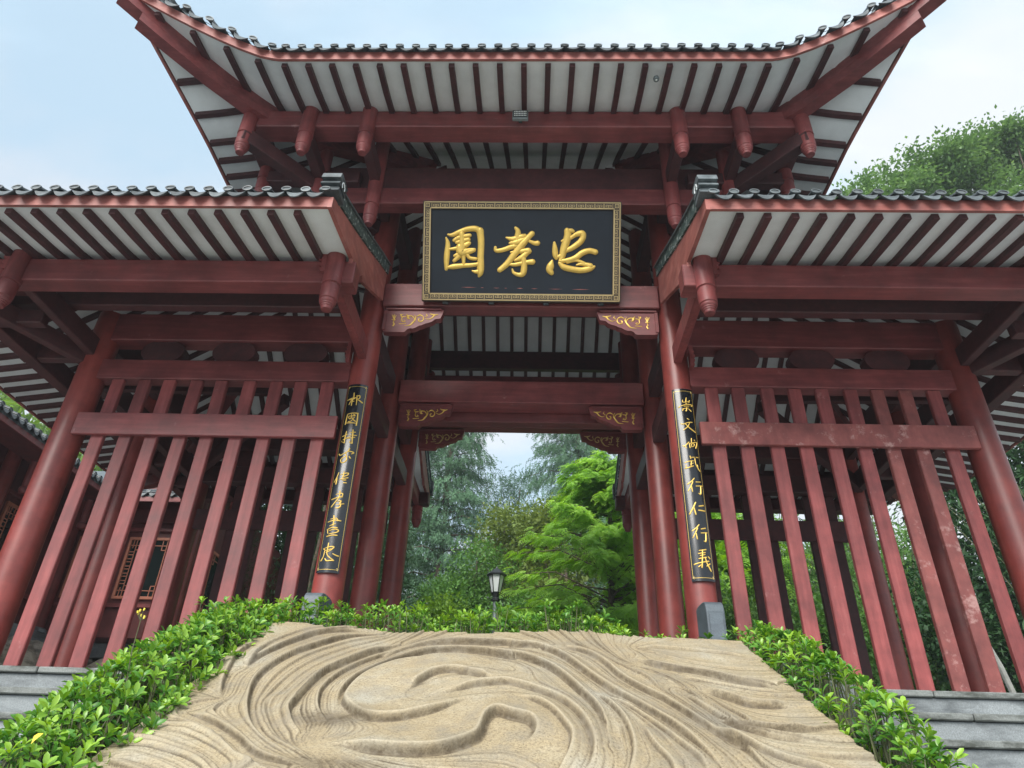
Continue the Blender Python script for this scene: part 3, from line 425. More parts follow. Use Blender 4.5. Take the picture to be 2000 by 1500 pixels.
def stairs():
    for s in (-1, 1):
        root = thing('stone_stairs', (s*5.5, 2.3, GROUND), None, None); tag(root, kind='structure')
        xin = 2.0 if s > 0 else 2.02
        for i in range(14):
            z1 = PLAT-0.15*i; yf = 4.4-0.3*i
            cuts = [xin]
            if i < 5:
                x = xin+random.uniform(0.5, 1.3)
                while x < 8.7: cuts.append(x); x += random.uniform(1.1, 1.7)
            cuts.append(9.3)
            for a, b in zip(cuts[:-1], cuts[1:]):
                a2, b2 = a+0.003, b-0.003; x0, x1 = (a2, b2) if s > 0 else (-b2, -a2)
                MB().box(x0, x1, yf-0.026, yf+0.335, z1-0.036, z1+random.uniform(-.001, .001), 0.006).build('nosing_slab', M['nosing'], root)
            cuts2 = [xin]
            if i < 5:
                x = xin+random.uniform(0.7, 1.5)
                while x < 8.7: cuts2.append(x); x += random.uniform(1.2, 1.8)
            cuts2.append(9.3)
            for a, b in zip(cuts2[:-1], cuts2[1:]):
                a2, b2 = a+0.002, b-0.002; x0, x1 = (a2, b2) if s > 0 else (-b2, -a2)
                MB().box(x0, x1, yf+random.uniform(-.002, .002), yf+0.33, z1-0.15, z1-0.038, 0.004).build('riser_block', M['granite'], root)
stairs()
def side_walls():
    for s, x0, x1, lab in ((1, 1.70, 1.975, 'sloping dark stone stair wall on the right of the carved relief'), (-1, -2.0, -1.86, 'sloping dark stone stair wall under the leafy left hedge')):
        root = thing('stair_side_wall', ((x0+x1)/2, 2.4, slope(2.4)), lab, 'stone wall', 'sloping walls beside the stairs')
        ys = [0.25, 1.5, 2.55, 3.45, 4.5]
        h = 0.1
        for a, b in zip(ys[:-1], ys[1:]):
            m = MB(); a2, b2 = a+.002, b-.002
            m.prism([(a2, slope(a2)+h), (b2, slope(b2)+h), (b2, slope(b2)-.45), (a2, slope(a2)-.45)], lambda p, q, d: (d, p, q), x0, x1)
            o = m.build('coping_block', M['cheek'], root); fix_normals(o.data)
        m = MB().box(x0, x1, 4.502, 5.0, 0.35, slope(4.5)+h, 0.01); m.build('coping_block', M['cheek'], root)
side_walls()
def planter():
    m = MB()
    m.prism([(0.2, slope(.2)-.03), (4.45, slope(4.45)-.03), (5.62, PLAT+.1), (5.62, -.4), (0.2, GROUND)], lambda p, q, d: (d, p, q), -1.858, 1.698)
    o = m.build('planter_soil', M['soil']); fix_normals(o.data); tag(o, kind='structure')
planter()

# ------------------------------------------------------------------ carved stone relief on the ramp
def relief():
    P0 = np.array((0, 4.55, 0.612+.25+.075)); dn = np.array((0, -.8944, -.4472)); nrm = np.array((0, -.4472, .8944))
    nx, ntt = 600, 560
    tx = np.array(TOP_DATA)
    X = np.linspace(-1.49, 1.50, nx)
    top = np.interp(X, tx[:, 0], tx[:, 1])
    wob = np.array([0.02*mnoise.noise(Vector((9.1, t*2.3, 0)))+0.012*mnoise.noise(Vector((3.1, t*7., 5))) for t in np.linspace(0, 3, ntt)])
    wob2 = np.array([0.025*mnoise.noise(Vector((1.1, t*2.6, 4)))+0.012*mnoise.noise(Vector((6.1, t*8., 5))) for t in np.linspace(0, 3, ntt)])
    tt = np.concatenate([np.linspace(0, 2.05, ntt-40), np.linspace(2.07, 2.9, 40)])
    T = top[None, :]+(tt[:, None]*(2.9-top[None, :])/2.9)
    e = np.linspace(-1, 1, nx)[None, :]
    XX = np.repeat(X[None, :], ntt, 0)+np.where(e < 0, wob[:, None]*e**4, wob2[:, None]*e**4)
    H = np.zeros_like(T); dark_mask = np.zeros_like(T); edge = np.zeros_like(T); D = np.full_like(T, 9.0)
    def field(q, PX, PT):
        seg = np.linalg.norm(np.diff(q, axis=0), axis=1); cum = np.concatenate([[0], np.cumsum(seg)])
        best = np.full(PX.shape, 9.0); sd = np.zeros(PX.shape); par = np.zeros(PX.shape)
        for i in range(len(q)-1):
            a, b = q[i], q[i+1]; d = b-a; l2 = d@d+1e-12
            u = np.clip(((PX-a[0])*d[0]+(PT-a[1])*d[1])/l2, 0, 1)
            ex = PX-(a[0]+u*d[0]); et = PT-(a[1]+u*d[1]); r = np.sqrt(ex*ex+et*et)
            w = r < best-1e-7
            best = np.where(w, r, best); sd = np.where(w, np.sign(d[0]*et-d[1]*ex), sd); par = np.where(w, cum[i]+u*seg[i], par)
        return best, sd, par, cum[-1]
    def window(q, mg):
        jj = np.where((T.max(1) > q[:, 1].min()-mg) & (T.min(1) < q[:, 1].max()+mg))[0]; ii = np.where((X > q[:, 0].min()-mg) & (X < q[:, 0].max()+mg))[0]
        if len(jj) == 0 or len(ii) == 0: return None
        return np.s_[jj[0]:jj[-1]+1, ii[0]:ii[-1]+1]
    LN = []
    for pts, amp, Lh, ref in SCULPT_DATA:
        amp *= .48 if amp > .07 else (.62 if amp > .035 else .9); Lh *= .8
        clean = [pts[0]]
        for c_ in pts[1:]:
            if math.hypot(c_[0]-clean[-1][0], c_[1]-clean[-1][1]) > .035: clean.append(c_)
        pts = clean; q = np.array(catmull(pts, 4)); LN.append(q)
        rb, rs, rp, tot = field(q, np.array([ref[0]]), np.array([ref[1]]))
        sl = window(q, min(.75, 3.2*Lh))
        if sl is None: continue
        best, sd, par, tot = field(q, XX[sl], T[sl])
        d = best*sd*rs[0]                                   # positive on the high side
        endf = np.clip(np.minimum(par, tot-par)/(0.16*tot+.02), 0, 1); endf = endf*endf*(3-2*endf)
        cl = 1/(1+np.exp(-np.clip(d/0.0022, -30, 30)))
        fall = np.clip(1-np.maximum(d, 0)/(3.2*Lh), 0, 1)
        H[sl] += amp*endf*cl*np.exp(-np.maximum(d, 0)/Lh)*fall
        H[sl] -= 0.25*amp*endf*(1-cl)*np.exp(-np.maximum(-d, 0)/(Lh*.5))
        w = min(amp/0.03, 1.3); an = abs(q[-1, 0]-q[0, 0])/(abs(q[-1, 1]-q[0, 1])+abs(q[-1, 0]-q[0, 0])+1e-6); bw = .0035+.006*an
        dark_mask[sl] += w*endf*(1.05*np.exp(-((d+bw)/bw)**2)+.10*np.exp(-np.abs(d+.01)/.02)); edge[sl] = np.maximum(edge[sl], min(w, 1)*endf*np.exp(-((d-.010)/.008)**2))  # edge: highlight painted just inside each carved rim
        D[sl] = np.minimum(D[sl], best)
    # ---- long fine grooves: level lines of a smooth field that takes one value along each carved curve
    VAL = [1, 2, 3, 4, 6, 6, 5, None, 5.5, 6, 4, 3, 4.7, 4.5, 4.3, 1.0, 1.6, .45, 2.5, 1.3, 2.0, 2.25, 2.7, .8, 1.25, .3, 0, -.3, .7, .5, 2.5, 3.2]
    gx0, gx1, gt0, gt1 = -1.56, 1.56, -.1, 2.95
    phi = None
    for res, its in ((80, 900), (160, 500), (320, 320)):
        nxg = res; ntg = int(res*(gt1-gt0)/(gx1-gx0)); fix = np.zeros((ntg, nxg), bool); val = np.zeros((ntg, nxg))
        for q, v in zip(LN, VAL):
            if v is None: continue
            for a_, b_ in zip(q[:-1], q[1:]):
                for f in np.linspace(0, 1, 12):
                    x_, t_ = a_*(1-f)+b_*f; i_ = int(round((x_-gx0)/(gx1-gx0)*(nxg-1))); j_ = int(round((t_-gt0)/(gt1-gt0)*(ntg-1)))
                    if 0 <= i_ < nxg and 0 <= j_ < ntg: fix[j_, i_] = True; val[j_, i_] = v
        if phi is None: phi = np.full((ntg, nxg), 2.5)
        else:
            jj = np.linspace(0, phi.shape[0]-1.001, ntg); ii = np.linspace(0, phi.shape[1]-1.001, nxg); j0 = jj.astype(int); i0 = ii.astype(int); fj = (jj-j0)[:, None]; fi = (ii-i0)[None]
            phi = (phi[j0][:, i0]*(1-fi)+phi[j0][:, i0+1]*fi)*(1-fj)+(phi[j0+1][:, i0]*(1-fi)+phi[j0+1][:, i0+1]*fi)*fj
        for _ in range(its):
            pd = np.pad(phi, 1, mode='edge'); phi = .25*(pd[:-2, 1:-1]+pd[2:, 1:-1]+pd[1:-1, :-2]+pd[1:-1, 2:]); phi[fix] = val[fix]
    for _ in range(3):
        pd = np.pad(phi, 1, mode='edge'); phi = .5*phi+.125*(pd[:-2, 1:-1]+pd[2:, 1:-1]+pd[1:-1, :-2]+pd[1:-1, 2:])
    gt, gx = np.gradient(phi, (gt1-gt0)/(ntg-1), (gx1-gx0)/(nxg-1)); gmag = np.sqrt(gt*gt+gx*gx)
    fi = np.clip((XX-gx0)/(gx1-gx0)*(nxg-1), 0, nxg-1.001); fj = np.clip((T-gt0)/(gt1-gt0)*(ntg-1), 0, ntg-1.001); i0 = fi.astype(int); j0 = fj.astype(int); fi = fi-i0; fj = fj-j0
    def samp(A): return (A[j0, i0]*(1-fi)+A[j0, i0+1]*fi)*(1-fj)+(A[j0+1, i0]*(1-fi)+A[j0+1, i0+1]*fi)*fj
    PH, GM, GT, GX = samp(phi), np.maximum(samp(gmag), .02), samp(gt), samp(gx)
    ph = np.array([[mnoise.noise(Vector((x*1.7, t*1.7, 2.0))) for x in np.linspace(-1.6, 1.6, 60)] for t in np.linspace(-.1, 3, 60)])
    pi = np.clip((XX+1.6)/3.2*59, 0, 58.99); pj = np.clip((T+.1)/3.1*59, 0, 58.99); a0 = pi.astype(int); b0 = pj.astype(int); pi = pi-a0; pj = pj-b0
    phs = (ph[b0, a0]*(1-pi)+ph[b0, a0+1]*pi)*(1-pj)+(ph[b0+1, a0]*(1-pi)+ph[b0+1, a0+1]*pi)*pj
    hor = np.abs(GT)/(np.abs(GT)+np.abs(GX)+1e-6)          # lines that run level need to be wider to stand out
    for per, amax, seed in ((5.0, .016, 0.0), (13.0, .006, 7.3)):
        u = PH*per+.25*phs; lev = np.floor(u); s = u-lev; sp = 1/(per*GM)
        rnd = np.sin(lev*12.9898+seed)*43758.5453; rnd = rnd-np.floor(rnd)
        on = np.clip(1.5*(.5+np.sin(XX*2.3+T*1.1+lev*2.4+seed)*.55)+rnd*.5-.25, 0, 1)*np.clip(sp/.012-.6, 0, 1)*np.clip((.42-sp)/.12, 0, 1)*np.clip((5.93-PH)*6, 0, 1)
        am = np.minimum(amax, .3*sp)*on*(.5+.7*rnd)
        H += am*s**1.6*np.clip((1-s)*sp/(.0035+.003*hor), 0, 1)
        dist = np.where(s < .5, s, (s-1))*sp; wd = (.0035+.0065*hor)*(1 if per < 8 else .6)
        dark_mask += (.95 if per < 8 else .5)*on*(.45+.6*rnd)*np.exp(-((dist-.3*wd)/wd)**2)
        edge = np.maximum(edge, .6*on*np.exp(-((dist+2.6*wd)/(1.3*wd))**2))  # groove rims get the painted highlight too
    # low body waves
    H += 0.02*np.sin(XX*3.1+T*1.7)+0.012*phs
    # dark water stains with their own outline
    def pxstain(x, t, rx, rt, k): return k*np.exp(-(((XX-x)/rx)**2+((T-t)/rt)**2)**1.5)
    dark_mask += pxstain(-.70, 1.40, .17, .085, .75)+pxstain(-.55, 1.86, .2, .06, .5)+pxstain(-.3, .62, .3, .03, .2)
    H = H-0.03
    V = P0+XX[..., None]*np.array((1., 0, 0))+T[..., None]*dn+H[..., None]*nrm
    # back and sides go down into the soil
    jj, ii = np.meshgrid(np.arange(ntt-1), np.arange(nx-1), indexing='ij'); k = jj*nx+ii
    F = np.stack([k, k+nx, k+nx+1, k+1], -1).reshape(-1, 4)
    Vf = V.reshape(-1, 3); df = np.clip(dark_mask, 0, .85).ravel()
    border = np.concatenate([np.arange(nx), np.arange(1, ntt)*nx+nx-1, (ntt-1)*nx+np.arange(nx-2, -1, -1), np.arange(ntt-2, 0, -1)*nx])
    nb = len(border); low = Vf[border]-nrm*0.30+np.where(np.arange(nb)[:, None] < nx, 1, 0)*np.array((0, .03, 0))
    off = len(Vf); a = border; b = np.roll(border, -1); ia = off+np.arange(nb); ib = off+np.roll(np.arange(nb), -1)
    F = np.concatenate([F, np.stack([a, b, ib, ia], -1)])
    Vf = np.concatenate([Vf, low]); df = np.concatenate([df, np.full(nb, .5)])
    me = np_mesh('carved_stone_relief', Vf, F, M['sculpt'], df, 'dark_mask', True)
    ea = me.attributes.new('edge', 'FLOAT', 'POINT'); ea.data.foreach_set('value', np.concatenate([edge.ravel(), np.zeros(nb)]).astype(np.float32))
    o = put('carved_stone_relief', me); tag(o, 'large carved yellow stone slab of swirling waves on the ramp between the stairs', 'stone relief')
relief()
# ================================================================== THE GATE
GATE = thing('gateway', (0, 8.25, PLAT), 'red timber Chinese gateway with three upswept tiled roofs and slatted side bays', 'gateway')
class Roof:
    def __init__(s, x0, x1, y0, y1, ze, hl, hr, prof, lift=0.60, out=0.46, L=1.16):
        s.x0, s.x1, s.y0, s.y1, s.ze, s.hl, s.hr, s.prof, s.lift, s.out, s.L = x0, x1, y0, y1, ze, hl, hr, prof, lift, out, L
    def u(s, x, y):
        c = [y-s.y0, s.y1-y]
        if s.hl: c.append(x-s.x0)
        if s.hr: c.append(s.x1-x)
        return min(c)
    def zb(s, x, y):
        u = s.u(x, y); return s.ze+sum(float(np.interp(u+d, *s.prof)) for d in (-.2, -.1, 0, .1, .2))/5-.012
    def w(s, x, y, dz=0.0):
        z = s.zb(x, y)+dz; X, Y = x, y
        for act, cx, sx in ((s.hl, s.x0, -1), (s.hr, s.x1, 1)):
            if not act: continue
            for cy, sy in ((s.y0, -1), (s.y1, 1)):
                r = max(abs(x-cx), abs(y-cy))
                if r < s.L:
                    g = (1-r/s.L)**1.35; X += sx*s.out*g; Y += sy*s.out*g*0.9; z += s.lift*g
        return Vector((X, Y, z))
def cover_tile_mesh():
    m = MB(); v = []; f = []; n = 7; r = 0.043
    for i, (y, z) in enumerate(((-0.045, 0.0), (0.16, 0.09), (0.34, 0.165))):
        for k in range(n+1):
            a = math.pi*k/n; v.append((r*math.cos(a), y, z+r*0.9*math.sin(a)))
    for i in range(2):
        for k in range(n): f.append((i*(n+1)+k, i*(n+1)+k+1, (i+1)*(n+1)+k+1, (i+1)*(n+1)+k))
    m.add(v, f)
    # round end disc, leaning a little
    c = MB(); k = 14
    for yy, rr in ((-0.058, 0.050), (-0.040, 0.053)):
        pass
    vv = [(0.045*math.cos(2*math.pi*i/k), -0.057+0.010*math.sin(2*math.pi*i/k), 0.010+0.038*math.sin(2*math.pi*i/k)) for i in range(k)]
    vb = [(p[0], p[1]+0.02, p[2]+0.004) for p in vv]
    vi = [(p[0]*.74, p[1]*1.0+.006*0-0.0, 0.012+(p[2]-.012)*.74) for p in vv]
    vi = [(a, b-0.0, c2) for a, b, c2 in vi]; vr = [(a, b+0.007, c2) for a, b, c2 in vi]
    m.add(vv+vb+vi+vr, [(i, (i+1) % k, (i+1) % k+k, i+k) for i in range(k)]+[(i, i+2*k, (i+1) % k+2*k, (i+1) % k) for i in range(k)]+[(i+2*k, i+3*k, (i+1) % k+3*k, (i+1) % k+2*k) for i in range(k)]+[tuple(range(3*k, 4*k))])
    me = m.mesh('cover_tile', M['tile'], True); fix_normals(me); return me
def drip_tile_mesh():
    m = MB(); n = 8; v = []; f = []
    for y, z in ((-0.05, 0.0), (0.15, 0.085), (0.32, 0.155)):
        for k in range(n+1):
            t = -1+2*k/n; v.append((0.072*t, y, z-0.028*(1-t*t)))
    for i in range(2):
        for k in range(n): f.append((i*(n+1)+k, (i+1)*(n+1)+k, (i+1)*(n+1)+k+1, i*(n+1)+k+1))
    m.add(v, f)
    # hanging lip: crescent that leans outwards
    up = [(0.082*t, -0.052, -0.020*(1-t*t)+0.006) for t in np.linspace(-1, 1, n+1)]
    lo = [(0.082*t, -0.055-0.020*(1-t*t), -0.085*(1-abs(t)**2.2)-0.002+.006) for t in np.linspace(-1, 1, n+1)]
    upb = [(a, b+.014, c) for a, b, c in up]; lob = [(a, b+.014, c) for a, b, c in lo]
    N1 = n+1; vv = up+lo+upb+lob
    ff = [(k, k+N1, k+1+N1, k+1) for k in range(n)]+[(k+2*N1, k+1+2*N1, k+1+3*N1, k+3*N1) for k in range(n)]+[(k+N1, k+3*N1, k+1+3*N1, k+1+N1) for k in range(n)]+[(k, k+1, k+1+2*N1, k+2*N1) for k in range(n)]
    m.add(vv, ff)
    me = m.mesh('drip_tile', M['tile'], True); fix_normals(me); return me
COVER, DRIP = cover_tile_mesh(), drip_tile_mesh()
def roof_build(rf, name, rsp, roff, inner=None, tile_sides=('f',), tsp=0.178, ridge_side=None):
    part = None
    # ---- white boards under the tiles (this mesh is the roof part itself)
    mb = MB(); nx = int((rf.x1-rf.x0)/.14); ny = int((rf.y1-rf.y0)/.14)
    xs = np.linspace(rf.x0+.012, rf.x1-.012, nx+1) if not inner else np.linspace(rf.x0+.012*(1 if rf.hl else 0), rf.x1-.012*(1 if rf.hr else 0), nx+1)
    ys = np.linspace(rf.y0+.012, rf.y1-.012, ny+1)
    def ok(x, y): return True if inner is None else inner(x, y)
    idx = {}
    for lay, dz in ((0, 0.0), (1, 0.03)):
        for j, y in enumerate(ys):
            for i, x in enumerate(xs): idx[(lay, i, j)] = len(mb.v); mb.v.append(tuple(rf.w(x, y, dz)))
    for j in range(ny):
        for i in range(nx):
            if not ok((xs[i]+xs[i+1])/2, (ys[j]+ys[j+1])/2): continue
            a = [idx[(0, i, j)], idx[(0, i, j+1)], idx[(0, i+1, j+1)], idx[(0, i+1, j)]]; mb.f.append(tuple(a))
            mb.f.append(tuple(idx[(1, ii, jj)] for ii, jj in ((i, j), (i+1, j), (i+1, j+1), (i, j+1))))
    c = Vector(((rf.x0+rf.x1)/2, (rf.y0+rf.y1)/2, rf.ze))
    part = put(name, mb.mesh(name, M['board'], 30, c), GATE, c)
    # ---- rafters
    cache = {}
    def rafter(pts, side):
        m = MB().sweep([(p, side) for p in pts], 0.06, 0.058)
        o = pts[0]; key = tuple(round(v, 3) for p in pts for v in (p-o))
        if key not in cache:
            me = m.mesh('rafter', M['red_shaded'], False, o); fix_normals(me); cache[key] = me
        put('rafter', cache[key], part, o)
    ym = (rf.y0+rf.y1)/2; x = rf.x0+0.02; k0 = math.ceil((rf.x0-roff)/rsp); k1 = math.floor((rf.x1-roff)/rsp)
    for k in range(k0, k1+1):
        x = roff+k*rsp
        if x < rf.x0+.07 or x > rf.x1-.07: continue
        for sg in (1, -1):
            ye, y2 = (rf.y0+.035, ym) if sg > 0 else (rf.y1-.035, ym)
            if rf.hl: lim = x-rf.x0; y2 = min(y2, rf.y0+lim) if sg > 0 else max(y2, rf.y1-lim)
            if rf.hr: lim = rf.x1-x; y2 = min(y2, rf.y0+lim) if sg > 0 else max(y2, rf.y1-lim)
            if inner is not None and not inner(x, ym): y2 = min(y2, INNER_Y) if sg > 0 else max(y2, 10.0)
            n = max(2, int(abs(y2-ye)/.4)+1)
            rafter([rf.w(x, ye+(y2-ye)*i/n, -.001) for i in range(n+1)], (1, 0, 0))
    for act, xe, sg in ((rf.hl, rf.x0, 1), (rf.hr, rf.x1, -1)):
        if not act: continue
        k0 = math.ceil((rf.y0-ym)/rsp); k1 = -k0
        for k in range(k0, k1+1):
            y = ym+k*rsp
            if y < rf.y0+.07 or y > rf.y1-.07: continue
            lim = min(y-rf.y0, rf.y1-y, (rf.x1-rf.x0)/2 if rf.hl and rf.hr else 99); xa = xe+sg*.035; xb = xe+sg*lim
            if inner is not None and not inner(xb, y): xb = INNER_X(xb)
            n = max(2, int(abs(xb-xa)/.4)+1)
            rafter([rf.w(xa+(xb-xa)*i/n, y, -.001) for i in range(n+1)], (0, 1, 0))
    # ---- hip rafters with a stepped, cut end
    for act, cx, sx in ((rf.hl, rf.x0, 1), (rf.hr, rf.x1, -1)):
        if not act: continue
        for cy, sy in ((rf.y0, 1), (rf.y1, -1)):
            def hp(k, dz=0.0):
                if k >= 0: return rf.w(cx+sx*k, cy+sy*k, dz)
                a = rf.w(cx, cy, dz); b = rf.w(cx+sx*.12, cy+sy*.12, dz); return a+(a-b)*(-k/.12)
            side = Vector((sx, -sy, 0))
            m = MB().sweep([(hp(k, -.002), side) for k in (-.015, .07, .15, .3, .5, .75, 1.05, 1.4, 1.9, 2.5)], 0.15, 0.17)
            m.sweep([(hp(k, -.172), side) for k in (.10, .2, .5, .75, 1.05, 1.4, 1.9, 2.4)], 0.147, 0.12)
            o = m.build('hip_rafter', M['red_h'], part); fix_normals(o.data)
    # ---- fascia boards
    def fascia(pts, outs):
        m = MB(); v = []
        for p, o in zip(pts, outs):
            o = Vector(o)
            v += [p+o*.03+Vector((0, 0, -.018)), p+o*.03+Vector((0, 0, .105)), p+Vector((0, 0, .105)), p+Vector((0, 0, -.018))]
        n = len(pts); f = [(i*4+k, i*4+(k+1) % 4, i*4+4+(k+1) % 4, i*4+4+k) for i in range(n-1) for k in range(4)]+[(3, 2, 1, 0), ((n-1)*4, (n-1)*4+1, (n-1)*4+2, (n-1)*4+3)]
        m.add(v, f); o = m.build('fascia_board', M['fascia'], part, 30); fix_normals(o.data)
    def along(a, b): return list(np.concatenate([np.linspace(a, a+(b-a)*.18, 9)[:-1], np.linspace(a+(b-a)*.18, a+(b-a)*.82, 8)[:-1], np.linspace(a+(b-a)*.82, b, 9)]))
    xa = along(rf.x0, rf.x1); ya = along(rf.y0, rf.y1)
    fascia([rf.w(x, rf.y0) for x in xa], [(0, -1, 0)]*len(xa)); fascia([rf.w(x, rf.y1) for x in xa], [(0, 1, 0)]*len(xa))
    if rf.hl: fascia([rf.w(rf.x0, y) for y in ya], [(-1, 0, 0)]*len(ya))
    if rf.hr: fascia([rf.w(rf.x1, y) for y in ya], [(1, 0, 0)]*len(ya))
    # ---- eaves tiles
    def eaves(fn, a, b, inw, objs, stuff, key_front):
        n = int(round((b-a-.06)/tsp)); sp = (b-a-.06)/n
        for i in range(n+1):
            s_ = a+.03+sp*i
            for half, me in ((0, COVER), (.5, DRIP)):
                q = s_+half*sp
                if q > b-.02: continue
                p = fn(q); t = (fn(min(q+.03, b))-fn(max(q-.03, a))).normalized(); y = Vector(inw); y = (y-t*y.dot(t)).normalized(); x = t if t.cross(y).z > 0 else -t; z = x.cross(y)
                j = Matrix.Rotation(random.uniform(-.07, .07), 3, 'X') @ Matrix.Rotation(random.uniform(-.06, .06), 3, 'Y')
                rot = Matrix((x, y, z)).transposed() @ j
                loc = p+z*(.14 if half == 0 else .112)-y*(.03 if key_front else -.03)+z*random.uniform(-.005, .005)
                if objs: put(me.name.split('.')[0], me, part, loc, rot)
                else:
                    k = len(stuff.v); stuff.v += [tuple(rot @ vv.co+loc) for vv in me.vertices]; stuff.f += [tuple(u+k for u in pl.vertices) for pl in me.polygons]
    st = MB()
    for key, fn, a, b, inw in (('f', lambda q: rf.w(q, rf.y0), rf.x0, rf.x1, (0, 1, 0)), ('b', lambda q: rf.w(q, rf.y1), rf.x0, rf.x1, (0, -1, 0)), ('l', lambda q: rf.w(rf.x0, q), rf.y0, rf.y1, (1, 0, 0)), ('r', lambda q: rf.w(rf.x1, q), rf.y0, rf.y1, (-1, 0, 0))):
        if key == 'l' and not rf.hl or key == 'r' and not rf.hr: continue
        eaves(fn, a, b, inw, key in tile_sides, st, key in 'fb')
    # ---- tile rows up the slopes: ribs on a dark bed
    bed = MB()
    nb = len(mb.v)//2
    off = [Vector(p)+Vector((0, 0, .06)) for p in mb.v[nb:]]
    bed.v = [tuple(p) for p in off]; bed.f = [tuple(i-nb for i in f) for f in mb.f if f[0] >= nb]
    def rib(path, side):
        v = []; f = []; sd = Vector(side)
        for p in path:
            for k in range(6):
                a = math.pi*k/5; v.append(p+sd*.05*math.cos(a)+Vector((0, 0, .05*math.sin(a))))
        for i in range(len(path)-1):
            for k in range(5): f.append((i*6+k, i*6+k+1, i*6+7+k, i*6+6+k))
        bed.add(v, f)
    n = int(round((rf.x1-rf.x0-.06)/tsp)); sp = (rf.x1-rf.x0-.06)/n
    for i in range(n+1):
        x = rf.x0+.03+sp*i
        for sg in (1, -1):
            lim = min(99 if not rf.hl else x-rf.x0, 99 if not rf.hr else rf.x1-x, ym-rf.y0)
            if inner is not None and not inner(x, ym): lim = INNER_Y-rf.y0 if sg > 0 else rf.y1-10.0
            if lim < .3: continue
            ya_, yb_ = (rf.y0+.25, rf.y0+lim) if sg > 0 else (rf.y1-.25, rf.y1-lim)
            rib([rf.w(x, ya_+(yb_-ya_)*k/8, .15) for k in range(9)], (1, 0, 0))
    st.add(bed.v, bed.f)
    if rf.hl and rf.hr:                                   # ridge courses over the hips
        for cx, sx in ((rf.x0, 1), (rf.x1, -1)):
            for cy, sy in ((rf.y0, 1), (rf.y1, -1)):
                st.sweep([(rf.w(cx+sx*k, cy+sy*k, .32), (sx, -sy, 0)) for k in (.05, .3, .6, 1, 1.6, 2.4, 3.6)], .14, .22)
    tag(st.build('roof_tiles', M['tile'], part), kind='stuff')
    return part
# ---------------------------------------------------------------- main roof
main = Roof(-3.84, 3.86, 4.55, 11.95, 6.80, True, True, ((-.5, 0, .4, .75, 1.2, 1.8, 2.2, 3.9), (-.06, 0, .06, .14, .36, .78, 1.08, 2.2)))
MAIN = roof_build(main, 'main_roof', 0.26, 0.02, None, ('f', 'l', 'r'))
# ---------------------------------------------------------------- side roofs
INNER_Y = 6.5
WP = ((-.5, 0, .9, 1.25, 1.6, 2.1, 3.0, 4.0), (-.07, 0, .13, .29, .54, .90, 1.5, 2.2))
WING = {}
for s in (-1, 1):
    inn = (lambda x, y: (x < -1.97 or y < INNER_Y or y > 10.0)) if s < 0 else (lambda x, y: (x > 1.97 or y < INNER_Y or y > 10.0))
    INNER_X = (lambda xb: min(xb, -1.98)) if s < 0 else (lambda xb: max(xb, 1.98))
    rf = Roof(-6.83, -1.675, 4.42, 11.5, 4.48, True, False, WP) if s < 0 else Roof(1.69, 6.9, 4.42, 11.5, 4.48, False, True, WP)
    WING[s] = (rf, roof_build(rf, 'side_roof', 0.24, s*1.72, inn, ('f',)))
    part = WING[s][1]; xv = rf.x1 if s < 0 else rf.x0
    for back in (0, 1):
        kk = 1 if not back else .725
        Y = (lambda y: y) if not back else (lambda y: 11.53-(y-4.39)*.725)
        ys = [4.39, 4.6, 5.0, 5.4, 5.7, 5.95, 6.2, 6.5]
        zb2 = lambda y: rf.zb(xv, Y(y))
        zt = lambda y: rf.ze+.43*kk*(y-rf.y0)*(.86+.07*kk*(y-rf.y0))
        # red verge board: deepens towards the column, with a stepped cut
        poly = [(y, zt(y)+.1) for y in ys]+[(6.5, 5.05-.14*back), (5.60, 4.60-.04*back), (5.58, 4.67-.04*back), (5.42, 4.50), (5.2, 4.50), (5.19, zb2(5.2)-.035), (4.9, zb2(4.9)-.03), (4.6, zb2(4.6)-.025), (4.39, zb2(4.39)-.018)]
        m = MB().prism(poly, lambda p, q, d: (d, Y(p), q), xv-s*.0, xv-s*.04)
        o = m.build('verge_board', M['fascia'], part); fix_normals(o.data)
        # patterned verge ridge
        m = MB(); path = [(Vector((xv-s*.005, Y(y), zt(y)+.245-.03*max(0, (y-6.1)/.4))), (1, 0, 0)) for y in np.linspace(4.54, 6.515, 14)]
        m.sweep(path, .10, .135); o = m.build('verge_ridge', M['verge'], part); fix_normals(o.data)
        m = MB().sweep([(p+Vector((0, 0, .022)), sd) for p, sd in path], .14, .022); o = m.build('verge_cap', M['tile'], part); fix_normals(o.data)
        # stacked and curled end block
        yb = 4.34
        m = MB(); x0, x1 = xv-.075, xv+.075; zb_ = zt(4.42)+.13
        for k, (g, hh) in enumerate(((0.0, .05), (.014, .032), (-.006, .04), (.016, .03), (-.008, .075))):
            a = yb+g; z0 = zb_+(0, .05, .082, .122, .152)[k]
            pts = [(a, z0), (a+.19-g, z0), (a+.19-g+.01*k, z0+hh)]+([(a+.02, z0+hh)] if k < 4 else [(a+.15, z0+hh+.012), (a+.07, z0+hh+.012), (a+.02, z0+hh-.005)])
            m.prism(pts, lambda p, q, d: (d, Y(p), q), x0-(.012 if g <= 0 else 0), x1+(.012 if g <= 0 else 0))
        o = m.build('ridge_end_block', M['tile'], part); fix_normals(o.data)
        m = MB()
        for k in range(7):
            a0 = k*.55; m.tube([(x1+.014 if s < 0 else x0-.014, Y(yb+.09+.05*math.cos(a0+t)*(1-k*.1)), zb_+.12+.07*math.sin(a0+t)*(1-k*.1)) for t in (0, .3, .6)], .006, 4)
        m.build('carved_scroll', M['board'], part)
